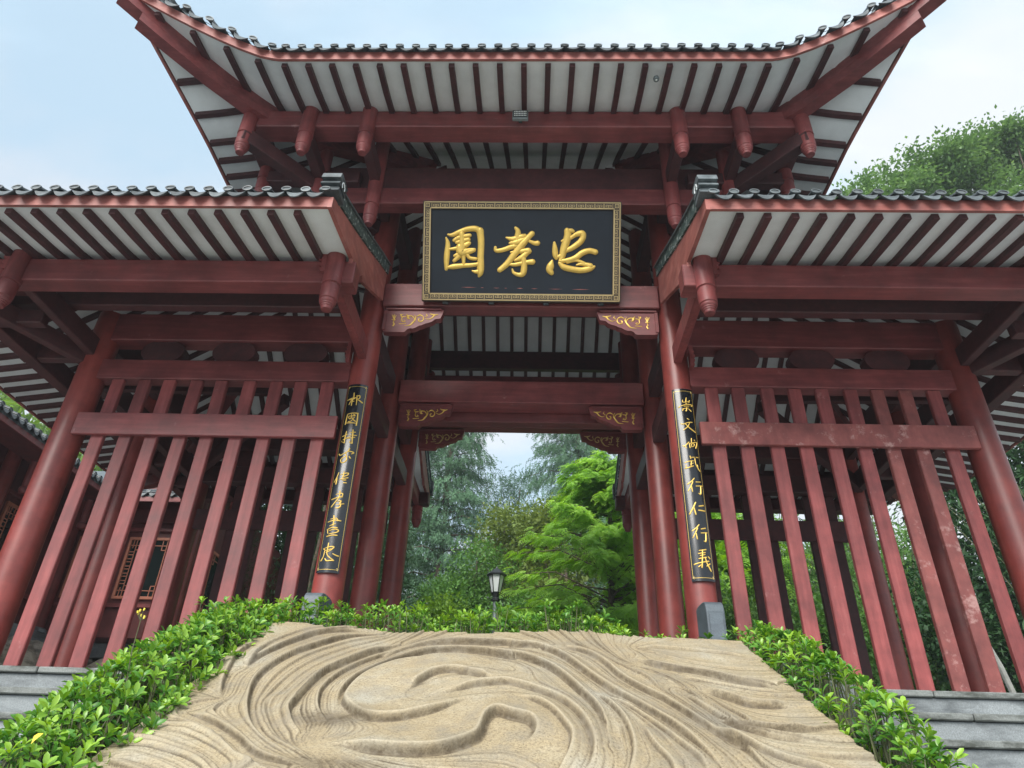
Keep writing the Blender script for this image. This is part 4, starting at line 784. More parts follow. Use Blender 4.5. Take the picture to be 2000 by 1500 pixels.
# ---------------------------------------------------------------- columns
def column(x, y, r, z1, z0=PLAT):
    m = MB().lathe(x, y, [(r*1.02, z0), (r*1.02, z0+.6), (r, z0+2), (r*.985, z1-.3), (r*.98, z1)], 36)
    o = m.build('column', M['column'], GATE, True)
    b = MB().lathe(x, y, [(r*1.5, z0), (r*1.62, z0+.05), (r*1.6, z0+.12), (r*1.25, z0+.17)], 28).build('column_base', M['drum'], o, True)
for s in (-1, 1):
    for k, y in enumerate((6.756, 8.253, 9.828)):
        column(s*1.8, y, .15, 7.35 if k != 1 else 7.8)
        column(s*(4.98 if k != 1 else 5.08), y, .165 if k != 1 else .15, 4.93)
# ---------------------------------------------------------------- beams
def beam(x0, x1, y0, y1, z0, z1, m='red_h', name='beam', c=.01): return MB().box(min(x0, x1), max(x0, x1), min(y0, y1), max(y0, y1), z0, z1, c).build(name, M[m], GATE)
beam(-1.66, 1.66, 6.60, 6.80, 5.06, 5.40, name='lintel'); beam(-1.66, 1.66, 9.74, 9.93, 5.06, 5.40, name='lintel')
beam(-1.66, 1.66, 8.10, 8.40, 4.59, 4.93, name='lintel'); beam(-1.66, 1.66, 8.42, 8.58, 4.46, 4.64, name='lintel')
for yy, tie in ((5.3, 1), (11.2, -1)):
    y0, y1 = (5.30, 5.54) if tie > 0 else (11.22, 11.42)
    beam(-3.29, 3.29, y0, y1, 6.67, 6.94, name='eaves_beam')
y_in = {1: (5.98, 6.16), -1: (10.34, 10.52)}
beam(-2.62, 2.62, 5.98, 6.16, 6.13, 6.39); beam(-2.62, 2.62, 10.34, 10.52, 6.13, 6.39)
beam(-2.62, 2.62, 6.03, 6.13, 6.40, 6.80, 'red_shaded', 'purlin_board'); beam(-2.62, 2.62, 10.55, 10.65, 6.68, 7.06, 'red_shaded', 'purlin_board')
for s in (-1, 1):
    beam(s*3.10, s*3.29, 5.47, 11.03, 6.675, 6.935, 'red_shaded', 'eaves_beam')
    beam(s*2.42, s*2.60, 6.165, 10.335, 6.135, 6.385, 'red_shaded')
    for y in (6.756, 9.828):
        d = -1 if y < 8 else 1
        beam(s*1.74, s*1.86, y+d*.15, y+d*1.52, 6.42, 6.62, 'red_shaded', 'cantilever_beam')
        beam(s*1.95, s*3.2, y-.06, y+.06, 6.42, 6.62, 'red_shaded', 'cantilever_beam')
        beam(s*2.44, s*2.56, y-.07, y+d*1.5, 6.45, 6.62, 'red_shaded', 'cantilever_beam')
        beam(s*2.0, s*3.2, y+d*.72, y+d*.84, 6.43, 6.61, 'red_shaded', 'cantilever_beam')
        MB().bar((s*1.9, y+d*.1, 6.35), (s*3.22, y+d*1.5, 6.46), .13, .2).build('diagonal_brace', M['red_shaded'], GATE)
    beam(s*3.2, s*1.95, 8.19, 8.31, 6.42, 6.62, 'red_shaded', 'cantilever_beam')
    beam(s*1.72, s*1.88, 6.91, 9.68, 6.9, 7.2, 'red_shaded')
    beam(s*1.73, s*1.87, 6.91, 8.10, 4.70, 4.98, 'red_shaded'); beam(s*1.73, s*1.87, 8.41, 9.68, 4.70, 4.98, 'red_shaded')
    beam(s*1.73, s*1.87, 6.91, 8.10, 4.02, 4.26, 'red_shaded'); beam(s*1.73, s*1.87, 8.41, 9.68, 4.02, 4.26, 'red_shaded')
beam(-2.6, 2.6, 6.68, 6.84, 7.2, 7.5, 'red_shaded', 'purlin'); beam(-2.6, 2.6, 9.74, 9.9, 7.35, 7.6, 'red_shaded', 'purlin')
beam(-1.0, 1.0, 8.15, 8.35, 8.05, 8.3, 'red_shaded', 'purlin')
# ---------------------------------------------------------------- hanging posts with turned ends
POSTS = {}
def hanging_post(x, y, z0, z1, r=.088):
    key = (round(z1-z0, 2), r)
    if key not in POSTS:
        k = r/.088; h = z1-z0
        POSTS[key] = MB().lathe(0, 0, [(.03*k, 0), (.045*k, .004), (.05*k, .018), (.05*k, .03), (.056*k, .036), (.058*k, .05), (.064*k, .055), (.066*k, .068), (.072*k, .074), (.078*k, .09), (.078*k, .098), (.07*k, .102), (.072*k, .108), (.082*k, .116), (.084*k, .27), (.076*k, .278), (.076*k, .292), (.09*k, .298), (r, .33), (r, h)], 28).mesh('hanging_post', M['red_v'], 35)
    return put('hanging_post', POSTS[key], GATE, (x, y, z0))
for s in (-1, 1):
    for x in (1.8, 2.5, 3.2):
        hanging_post(s*x, 5.30, 6.2, 6.97); hanging_post(s*x, 11.2, 6.2, 6.97)
    for y in (5.98, 6.75, 8.25, 9.83, 10.5): hanging_post(s*3.2, y, 6.2, 6.95)
    for x in (1.8, 2.5):
        hanging_post(s*x, 5.97, 5.76, 7.25); hanging_post(s*x, 10.53, 5.76, 7.25)
# ---------------------------------------------------------------- side bays
def comb(s, x, y, z0, n=5, out=.085, h=.062, t=.045, name='scalloped_bracket'):
    poly = [(0, z0+n*h), (0, z0)]
    for k in range(n):
        zc = z0+k*h; o2 = out*(1-.12*abs(k-2))
        poly += [(o2*.72, zc+.004), (o2, zc+h*.3), (o2, zc+h*.7), (o2*.72, zc+h*.93)]
    m = MB().prism(poly, lambda p, q, d: (x+s*p, y+d, q), -t, t); o = m.build(name, M['red_v'], GATE); fix_normals(o.data)
for s in (-1, 1):
    rf, part = WING[s]
    for back in (0, 1):
        Y = (lambda y: y) if not back else (lambda y: 16.5-y)
        # front row lintel, upper beam and the blocks between them
        beam(s*1.93, s*4.86, Y(6.66), Y(6.84), 4.02, 4.28, 'red_shaded' if back else 'red_h', name='lintel')
        beam(s*1.93, s*4.86, Y(6.65), Y(6.88), 4.55, 4.93, 'red_shaded' if back else 'red_h', name='beam')
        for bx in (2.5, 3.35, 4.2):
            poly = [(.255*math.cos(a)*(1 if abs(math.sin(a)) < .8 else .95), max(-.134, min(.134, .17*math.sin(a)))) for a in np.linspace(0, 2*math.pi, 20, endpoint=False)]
            m = MB().prism(poly, lambda p, q, d: (s*bx+p, Y(6.69+d), 4.415+q), 0, .14); o = m.build('drum_block', M['red_shaded'], GATE); fix_normals(o.data)
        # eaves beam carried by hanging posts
        beam(s*1.60, s*5.9, Y(5.2), Y(5.40), 4.26+.04*back, 4.53-.03*back, 'red_shaded' if back else 'red_h', name='eaves_beam')
        beam(s*1.9, s*5.7, Y(5.98), Y(6.10), 4.55, 4.85, 'red_shaded', 'purlin_board')
        for x in (1.8, 4.98): hanging_post(s*x, Y(5.2), 3.92+.02*back, 4.65-.13*back, .092)
        hanging_post(s*5.75, Y(5.2), 3.92, 4.62-.12*back, .092)
        comb(s, s*1.87, Y(5.2), 4.36); comb(s, s*5.05, Y(5.2), 4.36)
        comb(s, s*1.93, Y(6.6), 4.22, 5, .06, .055)
        comb(s, s*4.84-s*.33, Y(6.7), 4.22, 5, .06, .055) if False else None
        # beams from the posts back to the columns
        beam(s*1.755, s*1.845, Y(5.31), Y(6.62), 4.29, 4.52, 'red_v', 'cantilever_beam')
        beam(s*4.93, s*5.03, Y(5.31), Y(6.60), 4.29, 4.52, 'red_shaded', 'cantilever_beam')
        beam(s*5.15, s*5.9, Y(6.70), Y(6.81), 4.30, 4.52, 'red_shaded', 'cantilever_beam')
        beam(s*5.15, s*5.9, Y(5.93), Y(6.05), 4.27, 4.44, 'red_shaded', 'cantilever_beam')
        MB().bar((s*5.06, Y(6.66), 4.3), (s*5.86, Y(5.3), 4.37), .11, .2).build('diagonal_brace', M['red_shaded'], GATE)
        MB().bar((s*5.0, Y(6.9), 4.1), (s*3.3, Y(8.1), 4.75), .10, .2).build('diagonal_brace', M['red_shaded'], GATE)
    beam(s*5.68, s*5.84, 5.31, 11.19, 4.27, 4.52, 'red_shaded', 'eaves_beam')
    beam(s*4.92, s*5.04, 6.93, 9.66, 4.03, 4.29, 'red_shaded'); beam(s*4.92, s*5.04, 6.93, 9.66, 4.56, 4.92, 'red_shaded')
# ---------------------------------------------------------------- slatted screens of the side bays
SLAT = {}
def screen(s, y, zr0, zr1, ztop, mv='red_v', mh='red_h'):
    c = Vector((s*3.4, y-.055, (zr0+zr1)/2))
    x0, x1 = sorted((s*1.965, s*4.86))
    rail = MB().box(x0, x1, y-.085, y-.032, zr0, zr1, .006)
    root = put('slatted_screen', rail.mesh('slatted_screen', M['red_scuff' if s > 0 and mh == 'red_h' else mh], False, c), GATE, c)
    if mv not in SLAT: SLAT[mv] = MB().box(-.07, .07, -.03, .03, 0, ztop-PLAT, .008).mesh('slat', M[mv])
    for k in range(9):
        r = Matrix.Rotation(random.uniform(-.004, .004), 3, 'Y') @ Matrix.Rotation(random.uniform(-.015, .015), 3, 'Z')
        key = mv if not (s > 0 and mv == 'red_v' and k in (6, 7)) else 'red_scuff'
        if key not in SLAT: SLAT[key] = MB().box(-.07, .07, -.03, .03, 0, ztop-PLAT, .008).mesh('slat', M[key])
        put('slat', SLAT[key], root, (s*(2.155+.305*k)+random.uniform(-.004, .004), y, PLAT-.002), r)
for s in (-1, 1):
    screen(s, 6.70, 3.285, 3.55, 4.018); screen(s, 9.83, 3.31, 3.615, 4.018, 'red_shaded', 'red_shaded')  # rear screen wears the red darkened for shade
# ---------------------------------------------------------------- carved brackets under the lintels
def bracket(s, y, ztop, gold):
    fn = lambda p, q, d: (s*(-1.645+p)*1.0, y+d, ztop+q)
    fnl = (lambda p, q, d: (-1.645+p, y+d, ztop+q)) if s < 0 else (lambda p, q, d: (1.645-p, y+d, ztop+q))
    poly = [(max(0, a[0]), min(-.002, a[1])) for a in OUT_DATA]
    m = MB().prism(poly, fnl, 0, .09); o = m.build('carved_bracket', M['red_h'], GATE); fix_normals(o.data)
    # raised rim: top moulding and inner stile
    t = MB(); xs = [(-1.645+p) if s < 0 else (1.645-p) for p in (.03, .70)]
    t.box(min(xs), max(xs), y-.022, y-.001, ztop-.05, ztop-.028, .004)
    xs = [(-1.645+p) if s < 0 else (1.645-p) for p in (.015, .055)]; t.box(min(xs), max(xs), y-.014, y-.001, ztop-.34, ztop-.052, .004)
    t.build('moulding', M['red_h'], o)
    g = MB()
    for st in ORN_DATA: stroke(g, st, lambda u, v, h: fnl(u, v-.004, -.002-h), .4, 4)
    g.build('floral_relief', gold, o)
for s in (-1, 1):
    bracket(s, 6.63, 5.058, M['gold']); bracket(s, 8.13, 4.588, M['gold']); bracket(s, 9.78, 5.058, M['dullgold'])

# ================================================================== SIGNS ON THE GATE
def plaque():
    T = Vector((0.005, 5.93, 6.10)); B = Vector((0.005, 6.52, 5.08)); up = (T-B).normalized(); n = Vector((1, 0, 0)).cross(up).normalized(); c = (T+B)/2
    if n.y > 0: n = -n
    root = thing('name_plaque', c, 'black signboard with gold Chinese characters and a gold fret border above the middle passage', 'signboard')
    fn = lambda u, v, h: tuple(c+Vector((1, 0, 0))*u+up*v+n*h)
    W, H = 1.16, .582
    def slab(name, u0, u1, v0, v1, h0, h1, m, cc=.006):
        b = MB().box(u0, u1, v0, v1, h0, h1, cc); b.v = [fn(*p) for p in b.v]; o = b.build(name, m, root); fix_normals(o.data); return o
    slab('board', -W, W, -H, H, -.07, 0, M['plaque'])
    fw = .082
    fr = MB()
    for a in ((-W-.018, W+.018, H-fw, H+.018), (-W-.018, W+.018, -H-.018, -H+fw), (-W-.018, -W+fw, -H+fw, H-fw), (W-fw, W+.018, -H+fw, H-fw)):
        b = MB().box(a[0], a[1], a[2], a[3], -.075, .022, .004); fr.add([fn(*p) for p in b.v], b.f)
    frame = fr.build('frame', M['fretback'], root); fix_normals(frame.data)
    # gold edge lines and greek key
    g = MB()
    def ln(u0, v0, u1, v1, w=.006):
        a0, a1 = min(u0, u1)-w/2, max(u0, u1)+w/2; b0, b1 = min(v0, v1)-w/2, max(v0, v1)+w/2
        v = [fn(a0, b0, .0225), fn(a1, b0, .0225), fn(a1, b1, .0225), fn(a0, b1, .0225), fn(a0, b0, .027), fn(a1, b0, .027), fn(a1, b1, .027), fn(a0, b1, .027)]
        g.add(v, [(4, 5, 6, 7), (0, 1, 5, 4), (1, 2, 6, 5), (2, 3, 7, 6), (3, 0, 4, 7)])
    for o_, w in ((.0, .011), (fw-.012, .011)):
        ln(-W+o_, H-o_, W-o_, H-o_, w); ln(-W+o_, -H+o_, W-o_, -H+o_, w); ln(-W+o_, -H+o_, -W+o_, H-o_, w); ln(W-o_, -H+o_, W-o_, H-o_, w)
    key = [((0, 0), (0, 4)), ((0, 4), (4, 4)), ((4, 4), (4, 1)), ((4, 1), (1.6, 1)), ((1.6, 1), (1.6, 2.6)), ((1.6, 2.6), (2.8, 2.6))]
    def unit(u, v, sz, du, dv, flip):
        for (a, b), (c2, d) in key:
            if flip: a, c2 = 4-a, 4-c2
            p = (u+du[0]*a*sz+dv[0]*b*sz, v+du[1]*a*sz+dv[1]*b*sz); q = (u+du[0]*c2*sz+dv[0]*d*sz, v+du[1]*c2*sz+dv[1]*d*sz)
            ln(p[0], p[1], q[0], q[1], .0052)
    m0 = .016; sz = (fw-.012-2*m0)/4+.002
    for edge in range(4):
        Ln = 2*W-2*fw if edge < 2 else 2*H-2*fw
        nU = int(Ln/(sz*4+.007)); nU -= nU % 2; pit = Ln/nU
        for k in range(nU):
            t0 = k*pit+(pit-4*sz)/2
            if edge == 0: unit(-W+fw+t0, H-m0, sz, (1, 0), (0, -1), k % 2)
            elif edge == 1: unit(-W+fw+t0, -H+m0, sz, (1, 0), (0, 1), k % 2)
            elif edge == 2: unit(-W+m0, -H+fw+t0, sz, (0, 1), (1, 0), k % 2)
            else: unit(W-m0, -H+fw+t0, sz, (0, 1), (-1, 0), k % 2)
    for su in (-1, 1):
        for sv in (-1, 1):
            for a, b, c2, d in ((-.02, -.02, .02, -.02), (-.02, .02, .02, .02), (-.02, -.02, -.02, .02), (.02, -.02, .02, .02), (-.004, 0, .004, 0)):
                ln(su*(W-fw/2+.004)+a, sv*(H-fw/2+.004)+b, su*(W-fw/2+.004)+c2, sv*(H-fw/2+.004)+d, .007)
    g.build('fret_border', M['fretgold'], frame)
    for k in ('garden', 'filial', 'loyal'):
        b = MB()
        for i, st in enumerate(BIG_DATA[k]): stroke(b, st, fn, .30, 6, .001+.0008*i, 1.12)
        b.build('character', M['gold'], root, 50)
    # scratched line low on the board
    b = MB()
    for x0, x1 in ((-.72, -.52), (-.48, -.44), (-.33, -.25), (-.2, -.16), (-.05, .03), (.12, .2), (.32, .5), (.6, .82)):
        y = -.437-.01*x0; v = [fn(x0, y, .0015), fn((x0+x1)/2, y-.006, .0015), fn(x1, y-.001, .0015), fn((x0+x1)/2, y+.005*random.random(), .0015)]; b.add(v, [(0, 1, 2, 3)])
    b.build('paint_scratch', M['fascia'], root)
    for x in (-.9, -.35, .3, .95):
        b = MB().box(x-.035, x+.035, -H-.05, -H-.019, -.06, .0, .004); b.v = [fn(*p) for p in b.v]; o = b.build('hook', M['metal_dark'], root); fix_normals(o.data)
plaque()
def couplet(s, data, lab):
    xc = -1.79 if s < 0 else 1.81; yc = 6.756; zc = 2.88; r = .178; wdt = .111
    root = thing('couplet_board', (xc, yc-r, zc), lab, 'couplet board', 'pair of curved couplet boards on the front columns')
    fn = lambda u, v, h: (xc+(r+h)*math.sin(max(-1.2, min(1.2, u/r))), yc-(r+h)*math.cos(max(-1.2, min(1.2, u/r))), zc+v)
    m = MB(); n = 14; a1 = wdt/r*1.08; H = 1.055
    v = []; f = []
    prof = [(-.022, -1), (0, -1)]
    for k in range(n+1):
        u = (-1+2*k/n)*a1*r
        v += [fn(u, -H, 0), fn(u, H, 0), fn(u, H, -.024), fn(u, -H, -.024)]
    for k in range(n):
        for q in range(4): f.append((k*4+q, k*4+(q+1) % 4, k*4+4+(q+1) % 4, k*4+4+q))
    f += [(0, 1, 2, 3), (n*4+3, n*4+2, n*4+1, n*4)]
    m.add(v, f); o = m.build('board', M['lacquer'], root, 30); fix_normals(o.data)
    g = MB(); e = a1*r-.016
    for u in (-e, e): g.add([fn(u-.0018, -H+.05, .001), fn(u+.0018, -H+.05, .001), fn(u+.0018, H-.05, .001), fn(u-.0018, H-.05, .001)], [(0, 1, 2, 3)])
    for vz in (-H+.03, H-.03):
        us = np.linspace(-e+.02, e-.02, 8)
        for a, b in zip(us[:-1], us[1:]): g.add([fn(a, vz-.0016, .001), fn(b, vz-.0016, .001), fn(b, vz+.0016, .001), fn(a, vz+.0016, .001)], [(0, 1, 2, 3)])
    g.build('border_line', M['gold'], o)
    k = MB()
    for u in (-e+.006, e-.006):
        for vz in (-H+.035, H-.035):
            for a in range(5): stroke(k, [(u, vz, .004), (u+.012*math.cos(a*1.26), vz+.014*math.sin(a*1.26), .006)], lambda p, q, h: fn(p, q, h+.001), .3, 2)
    k.build('corner_flower', M['dullgold'], o)
    for ch in data:
        b = MB()
        for i, st in enumerate(ch): stroke(b, st, lambda p, q, h: fn(p, q, h+.001+.0003*i), .35, 4, 0, 1.06)
        b.build('character', M['gold'], root, 50)
couplet(-1, LEFT_DATA, 'narrow black couplet board with gold writing on the column left of the passage')
couplet(1, RIGHT_DATA, 'narrow black couplet board with gold writing on the column right of the passage')
# ---------------------------------------------------------------- stone blocks before the two front columns
def drum(s, lab):
    x = -1.715 if s < 0 else 1.735; y = 6.2
    root = thing('column_stone', (x, y, PLAT), lab, 'stone block', 'stone blocks before the front columns')
    w = .078
    prof = [(-.2, 0), (.2, 0), (.2, .93)]+[(.2*math.cos(a), .85+.1*math.sin(a)) for a in np.linspace(.35, 2.5, 9)]+[(-.2, .86)]
    prof = [(-.17, 0), (.2, 0), (.2, .90), (.12, .912), (-.05, .908), (-.12, .895), (-.155, .865), (-.17, .81)]
    m = MB().prism(prof, lambda p, q, d: (x+d, y+p, PLAT+q), -w, w); o = m.build('block', M['drum'], root); fix_normals(o.data)
    bm_mod = o.modifiers.new('bevel', 'BEVEL'); bm_mod.width = .012; bm_mod.segments = 2
    MB().box(x-w*.72, x+w*.72, y-.176, y-.168, PLAT+.1, PLAT+.79, .003).build('raised_panel', M['drum'], o)
    MB().box(x-w*1.3, x+w*1.3, y-.24, y+.26, PLAT, PLAT+.2, .012).build('plinth', M['drum'], root)
drum(-1, 'grey stone block with rounded top before the column left of the passage')
drum(1, 'grey stone block with rounded top before the column right of the passage')
# ---------------------------------------------------------------- floodlight, sensor, light strings
def flood():
    root = thing('floodlight', (-.02, 5.16, 6.6), 'small square LED floodlight fixed to the upper eaves beam', 'floodlight')
    MB().box(-.11, .07, 5.10, 5.15, 6.56, 6.70, .008).build('housing', M['metal_grey'], root)
    MB().box(-.098, .058, 5.094, 5.0995, 6.572, 6.688, .002).build('lens_panel', M['metal_dark'], root)
    cm = MB().box(-.006, .006, -.003, 0, -.008, .008, .002).mesh('led', M['led'])
    for i in range(8):
        for j in range(3): put('led', cm, root, (-.083+i*.018, 5.094, 6.597+j*.033))
    MB().box(-.04, 0, 5.15, 5.219, 6.62, 6.65, .004).build('bracket', M['metal_dark'], root)
flood()
def sensor():
    p = main.w(1.45, 4.72, -.085); root = thing('round_sensor', p, 'tiny round fitting under a rafter of the main roof', 'fitting')
    MB().lathe(p.x, p.y, [(.012, p.z-.03), (.03, p.z-.028), (.034, p.z-.01), (.03, p.z+.01)], 16).build('cap', M['metal_grey'], root, True)
    MB().lathe(p.x, p.y, [(.006, p.z-.036), (.011, p.z-.0305)], 10).build('lens', M['led'], root, True)
sensor()
def light_string(rf, a, b, lab):
    n = int((b-a)/.06); pts = []
    for i in range(n+1):
        x = a+(b-a)*i/n; p = rf.w(x, rf.y0, .205); pts.append(p+Vector((0, .03+random.uniform(-.01, .01), .012*abs(math.sin(x*17.6))+random.uniform(-.006, .008))))
    o = MB().tube(pts, .0038, 4).build('light_string', M['metal_dark']); tag(o, lab, 'light string', 'light strings laid along the eaves')
light_string(main, -3.6, 3.6, 'thin dark light string wire along the eaves tiles of the tall middle roof')
light_string(WING[-1][0], -6.3, -1.8, 'thin dark light string wire along the eaves tiles of the left roof')
light_string(WING[1][0], 1.8, 6.3, 'thin dark light string wire along the eaves tiles of the right roof')
# ================================================================== PLANTS
def unit(a): return a/np.maximum(np.linalg.norm(a, axis=-1, keepdims=True), 1e-9)
def frame(yd, zd):
    y = unit(yd); x = unit(np.cross(y, zd)); z = np.cross(x, y); return x, y, z
def place(tv, tf, pos, yd, zd, size):
    x, y, z = frame(yd, zd); n = len(pos); m = len(tv)
    s = size[:, None, None]
    V = pos[:, None, :]+s*(tv[None, :, 0:1]*x[:, None, :]+tv[None, :, 1:2]*y[:, None, :]+tv[None, :, 2:3]*z[:, None, :])
    F = tf[None]+(np.arange(n)*m)[:, None, None]
    return V.reshape(-1, 3), F.reshape(-1, tf.shape[1])
def rdir(n): return unit(rng.normal(size=(n, 3)))
def obovate():
    st = [(0, .012), (.2, .06), (.52, .19), (.82, .165), (1.0, .01)]
    V = []; F = []
    for t, w in st:
        zc = .10*math.sin(t*2.2)-.16*t*t
        V += [(-w, t, zc+.35*w), (0, t, zc), (w, t, zc+.35*w)]
    for i in range(len(st)-1):
        for k in (0, 1): F.append((i*3+k, i*3+k+1, i*3+4+k, i*3+3+k))
    return np.array(V), np.array(F)
OBO = obovate()
DIA = (np.array([(0, 0, 0), (-.26, .45, .05), (0, 1, -.06), (.26, .45, .05)]), np.array([(0, 3, 2, 1)]))
LONG = (np.array([(0, 0, 0), (-.09, .4, .03), (0, 1, -.15), (.09, .4, .03)]), np.array([(0, 3, 2, 1)]))
def frond(n=7, drop=.35):
    V = []; F = []
    for i in range(n):
        t = (i+.5)/n; L = .30*math.sin(math.pi*(.12+.85*t))**.8; z = -drop*t*t
        for sx in (-1, 1):
            k = len(V)
            V += [(0, t-.035, z), (sx*L*.55, t+.0, z+.02), (sx*L, t+.10, z-.05), (0, t+.04, z)]
            F.append((k, k+1, k+2, k+3) if sx > 0 else (k+3, k+2, k+1, k))
    return np.array(V), np.array(F)
FROND = frond()
def spray(n=5):
    """drooping conifer spray: overlapping narrow scales on a hanging stalk"""
    V = []; F = []
    for i in range(n):
        t = i/n; a = i*2.4
        for sgn in (-1, 1):
            k = len(V); ox = sgn*(.10+.14*t*(1-t)*2)
            V += [(0, t, 0), (ox*.5, t+.07, .05*math.sin(a)), (ox, t+.26, .08*math.sin(a)), (ox*.2, t+.16, 0)]
            F.append((k, k+1, k+2, k+3) if sgn > 0 else (k+3, k+2, k+1, k))
    return np.array(V), np.array(F)
SPRAY = spray()
# ---------------------------------------------------------------- the planted hedge round the relief
def rosettes(P, axis, size, lo=6, hi=9):
    pos = []; yd = []; zd = []; sz = []; tn = []
    for p, a, s in zip(P, axis, size):
        n = random.randint(lo, hi); a = unit(a); b = unit(np.cross(a, (0.3, .9, .1))); c = np.cross(a, b); base = random.uniform(.2, .68)+ (.22 if random.random() < .2 else 0)
        for k in range(n):
            g = k*2.4+random.uniform(-.4, .4); el = .25+.85*k/n+random.uniform(-.15, .15)   # outer leaves lie flat, inner ones stand up
            rad = math.cos(g)*b+math.sin(g)*c; d = math.cos(el)*rad+math.sin(el)*a
            pos.append(p-a*s*.35*(1-k/n)); yd.append(d); zd.append(a-d*(a@d)+.15*rad); sz.append(s*random.uniform(.75, 1.15)*(1-.25*k/n)); tn.append(min(1, max(0, base+.04+.52*(k/n)**2+random.uniform(-.08, .08))))
    return np.array(pos), np.array(yd), np.array(zd), np.array(sz), np.array(tn)
LEAFM = []
for q in range(6):
    V, F = OBO; LEAFM.append(np_mesh('leaf', V.copy(), F, M['hedge'], np.full(len(V), (.2, .32, .45, .6, .75, .9)[q]), smooth=True))
LEAFY = np_mesh('yellow_leaf', OBO[0].copy(), OBO[1], M['yellow'], np.full(len(OBO[0]), .5), smooth=True)
def shrub(label, P, axis, size, base_z, nobj, group, bushy=1.0):
    c = P.mean(0); c = np.array((c[0], c[1], base_z(c[1])))
    root = thing('hedge_shrub', c, label, 'shrub', group)
    pos, yd, zd, sz, tn = rosettes(P, axis, size)
    # the leaves that show largest stand as objects of their own
    near = np.argsort(np.linalg.norm(pos-np.array((0.17, 0, 0)), axis=1)-.35*(pos[:, 2]-np.array([base_z(y) for y in pos[:, 1]])))[:nobj]
    mask = np.ones(len(pos), bool); mask[near] = False
    V, F = place(*OBO, pos[mask], yd[mask], zd[mask], sz[mask])
    o = put('foliage', np_mesh('foliage', V-c, F, M['hedge'], np.repeat(tn[mask], len(OBO[0])), smooth=True), root, c); tag(o, kind='stuff')
    x, y, z = frame(yd, zd)
    for i in near:
        rot = Matrix((Vector(x[i]), Vector(y[i]), Vector(z[i]))).transposed()*sz[i]
        put('leaf', LEAFM[min(5, int(tn[i]*6))], root, pos[i], rot)
    st = MB()
    for p, a in zip(P, axis):
        if random.random() < .8:
            b = np.array((p[0]+random.uniform(-.06, .06), p[1]+random.uniform(-.08, .08), base_z(p[1])-.02)); mid = (p+b)/2+np.array((random.uniform(-.02, .02), random.uniform(-.02, .02), 0))
            st.tube([b, mid, p], [.005, .004, .0025], 4)
    st.build('stems', M['stem'], root)
def hedge():
    def htopL(y): return float(np.interp(y, [1.2, 2.8, 3.2, 3.6, 4.2, 4.7, 5.2], [.28, .28, .33, .37, .36, .30, .24]))
    def htopR(y): return float(np.interp(y, [1.2, 2.9, 3.2, 4.0, 4.5, 5.0], [.30, .32, .38, .38, .28, .2]))
    def side(x0, x1, y0, y1, n, htop, s0, s1, lean):
        P = []; A = []; S = []
        for _ in range(n):
            y = random.uniform(y0, y1); u = random.random(); x = x0+(x1-x0)*u
            h = htop(y)*(1-.45*abs(2*u-1)**2.5)*random.uniform(.84, 1.08)
            if random.random() < .45: h *= random.uniform(.25, .9)
            P.append((x, y, slope(y)+h)); A.append((lean*.3+random.uniform(-.5, .5)+(u-.5)*.8, random.uniform(-.75, .15), 1)); S.append(random.uniform(s0, s1))
        return np.array(P), np.array(A), np.array(S)
    ls = ['nearest shrub of the left hedge, at the lower left corner, with large glossy leaves', 'second shrub of the left hedge going up beside the carved relief', 'third shrub of the left hedge, leaning over the edge of the carved relief', 'fourth shrub of the left hedge, below the weed with yellow flowers', 'topmost shrub of the left hedge beside the upper left corner of the relief']
    ys = [1.9, 2.75, 3.25, 3.75, 4.25, 4.85]
    for a, b, lab in zip(ys[:-1], ys[1:], ls):
        P, A, S = side(-1.99, -1.40, a, b, int(400*(b-a)), htopL, .048, .082, 1); shrub(lab, P, A, S, slope, 70, 'hedge shrubs around the carved relief')
    rs = ['nearest sparse shrub of the right hedge, at the lower right by the sloping wall', 'second sparse shrub of the right hedge, with bare twigs showing', 'third shrub of the right hedge beside the carved relief', 'topmost shrub of the right hedge at the upper right corner of the relief']
    ys = [2.0, 3.0, 3.5, 4.05, 4.7]
    for a, b, lab in zip(ys[:-1], ys[1:], rs):
        P, A, S = side(1.50, 1.82, a, b, int(185*(b-a)), htopR, .050, .072, .4); shrub(lab, P, A, S, slope, 45, 'hedge shrubs around the carved relief')
    bz = lambda y: PLAT+.08
    def topz(x): return float(np.interp(x, [-2.1, -1.4, -.76, -.5, 0, .3, .75, 1.1, 1.3, 1.8], [1.10, 1.12, 1.14, 1.09, 1.14, 1.16, 1.08, 1.0, 1.03, 1.06]))
    tl = ['shrub behind the upper left corner of the relief, before the left column stone', 'shrub behind the relief at the foot of the left passage columns', 'shrub behind the relief just left of the lamp post', 'shrub behind the relief just right of the lamp post', 'thin shrub behind the relief before the right passage columns']
    xs = [-2.1, -1.3, -.62, .1, .85, 1.75]
    for k, (a, b, lab) in enumerate(zip(xs[:-1], xs[1:], tl)):
        P = []; A = []; S = []
        for _ in range(int((b-a)*(290 if k < 4 else 90))):
            x = random.uniform(a, b); y = random.uniform(4.72, 5.4); h = (topz(x)-PLAT)*random.uniform(.78, 1.04)
            if random.random() < .62: h *= random.uniform(.4, .95)
            P.append((x, y, PLAT+h)); A.append((random.uniform(-.5, .5), random.uniform(-.8, .2), 1)); S.append(random.uniform(.05, .072))
        shrub(lab, np.array(P), np.array(A), np.array(S), bz, 35, 'hedge shrubs around the carved relief')
    # one fallen yellow leaf and one orange one lie in the hedge
    tag(put('fallen_leaf', LEAFY, None, (-1.60, 2.735, .125), Matrix.Rotation(.75, 3, 'X')*.06), 'yellow dying leaf caught in the nearest shrub of the left hedge', 'leaf')
hedge()
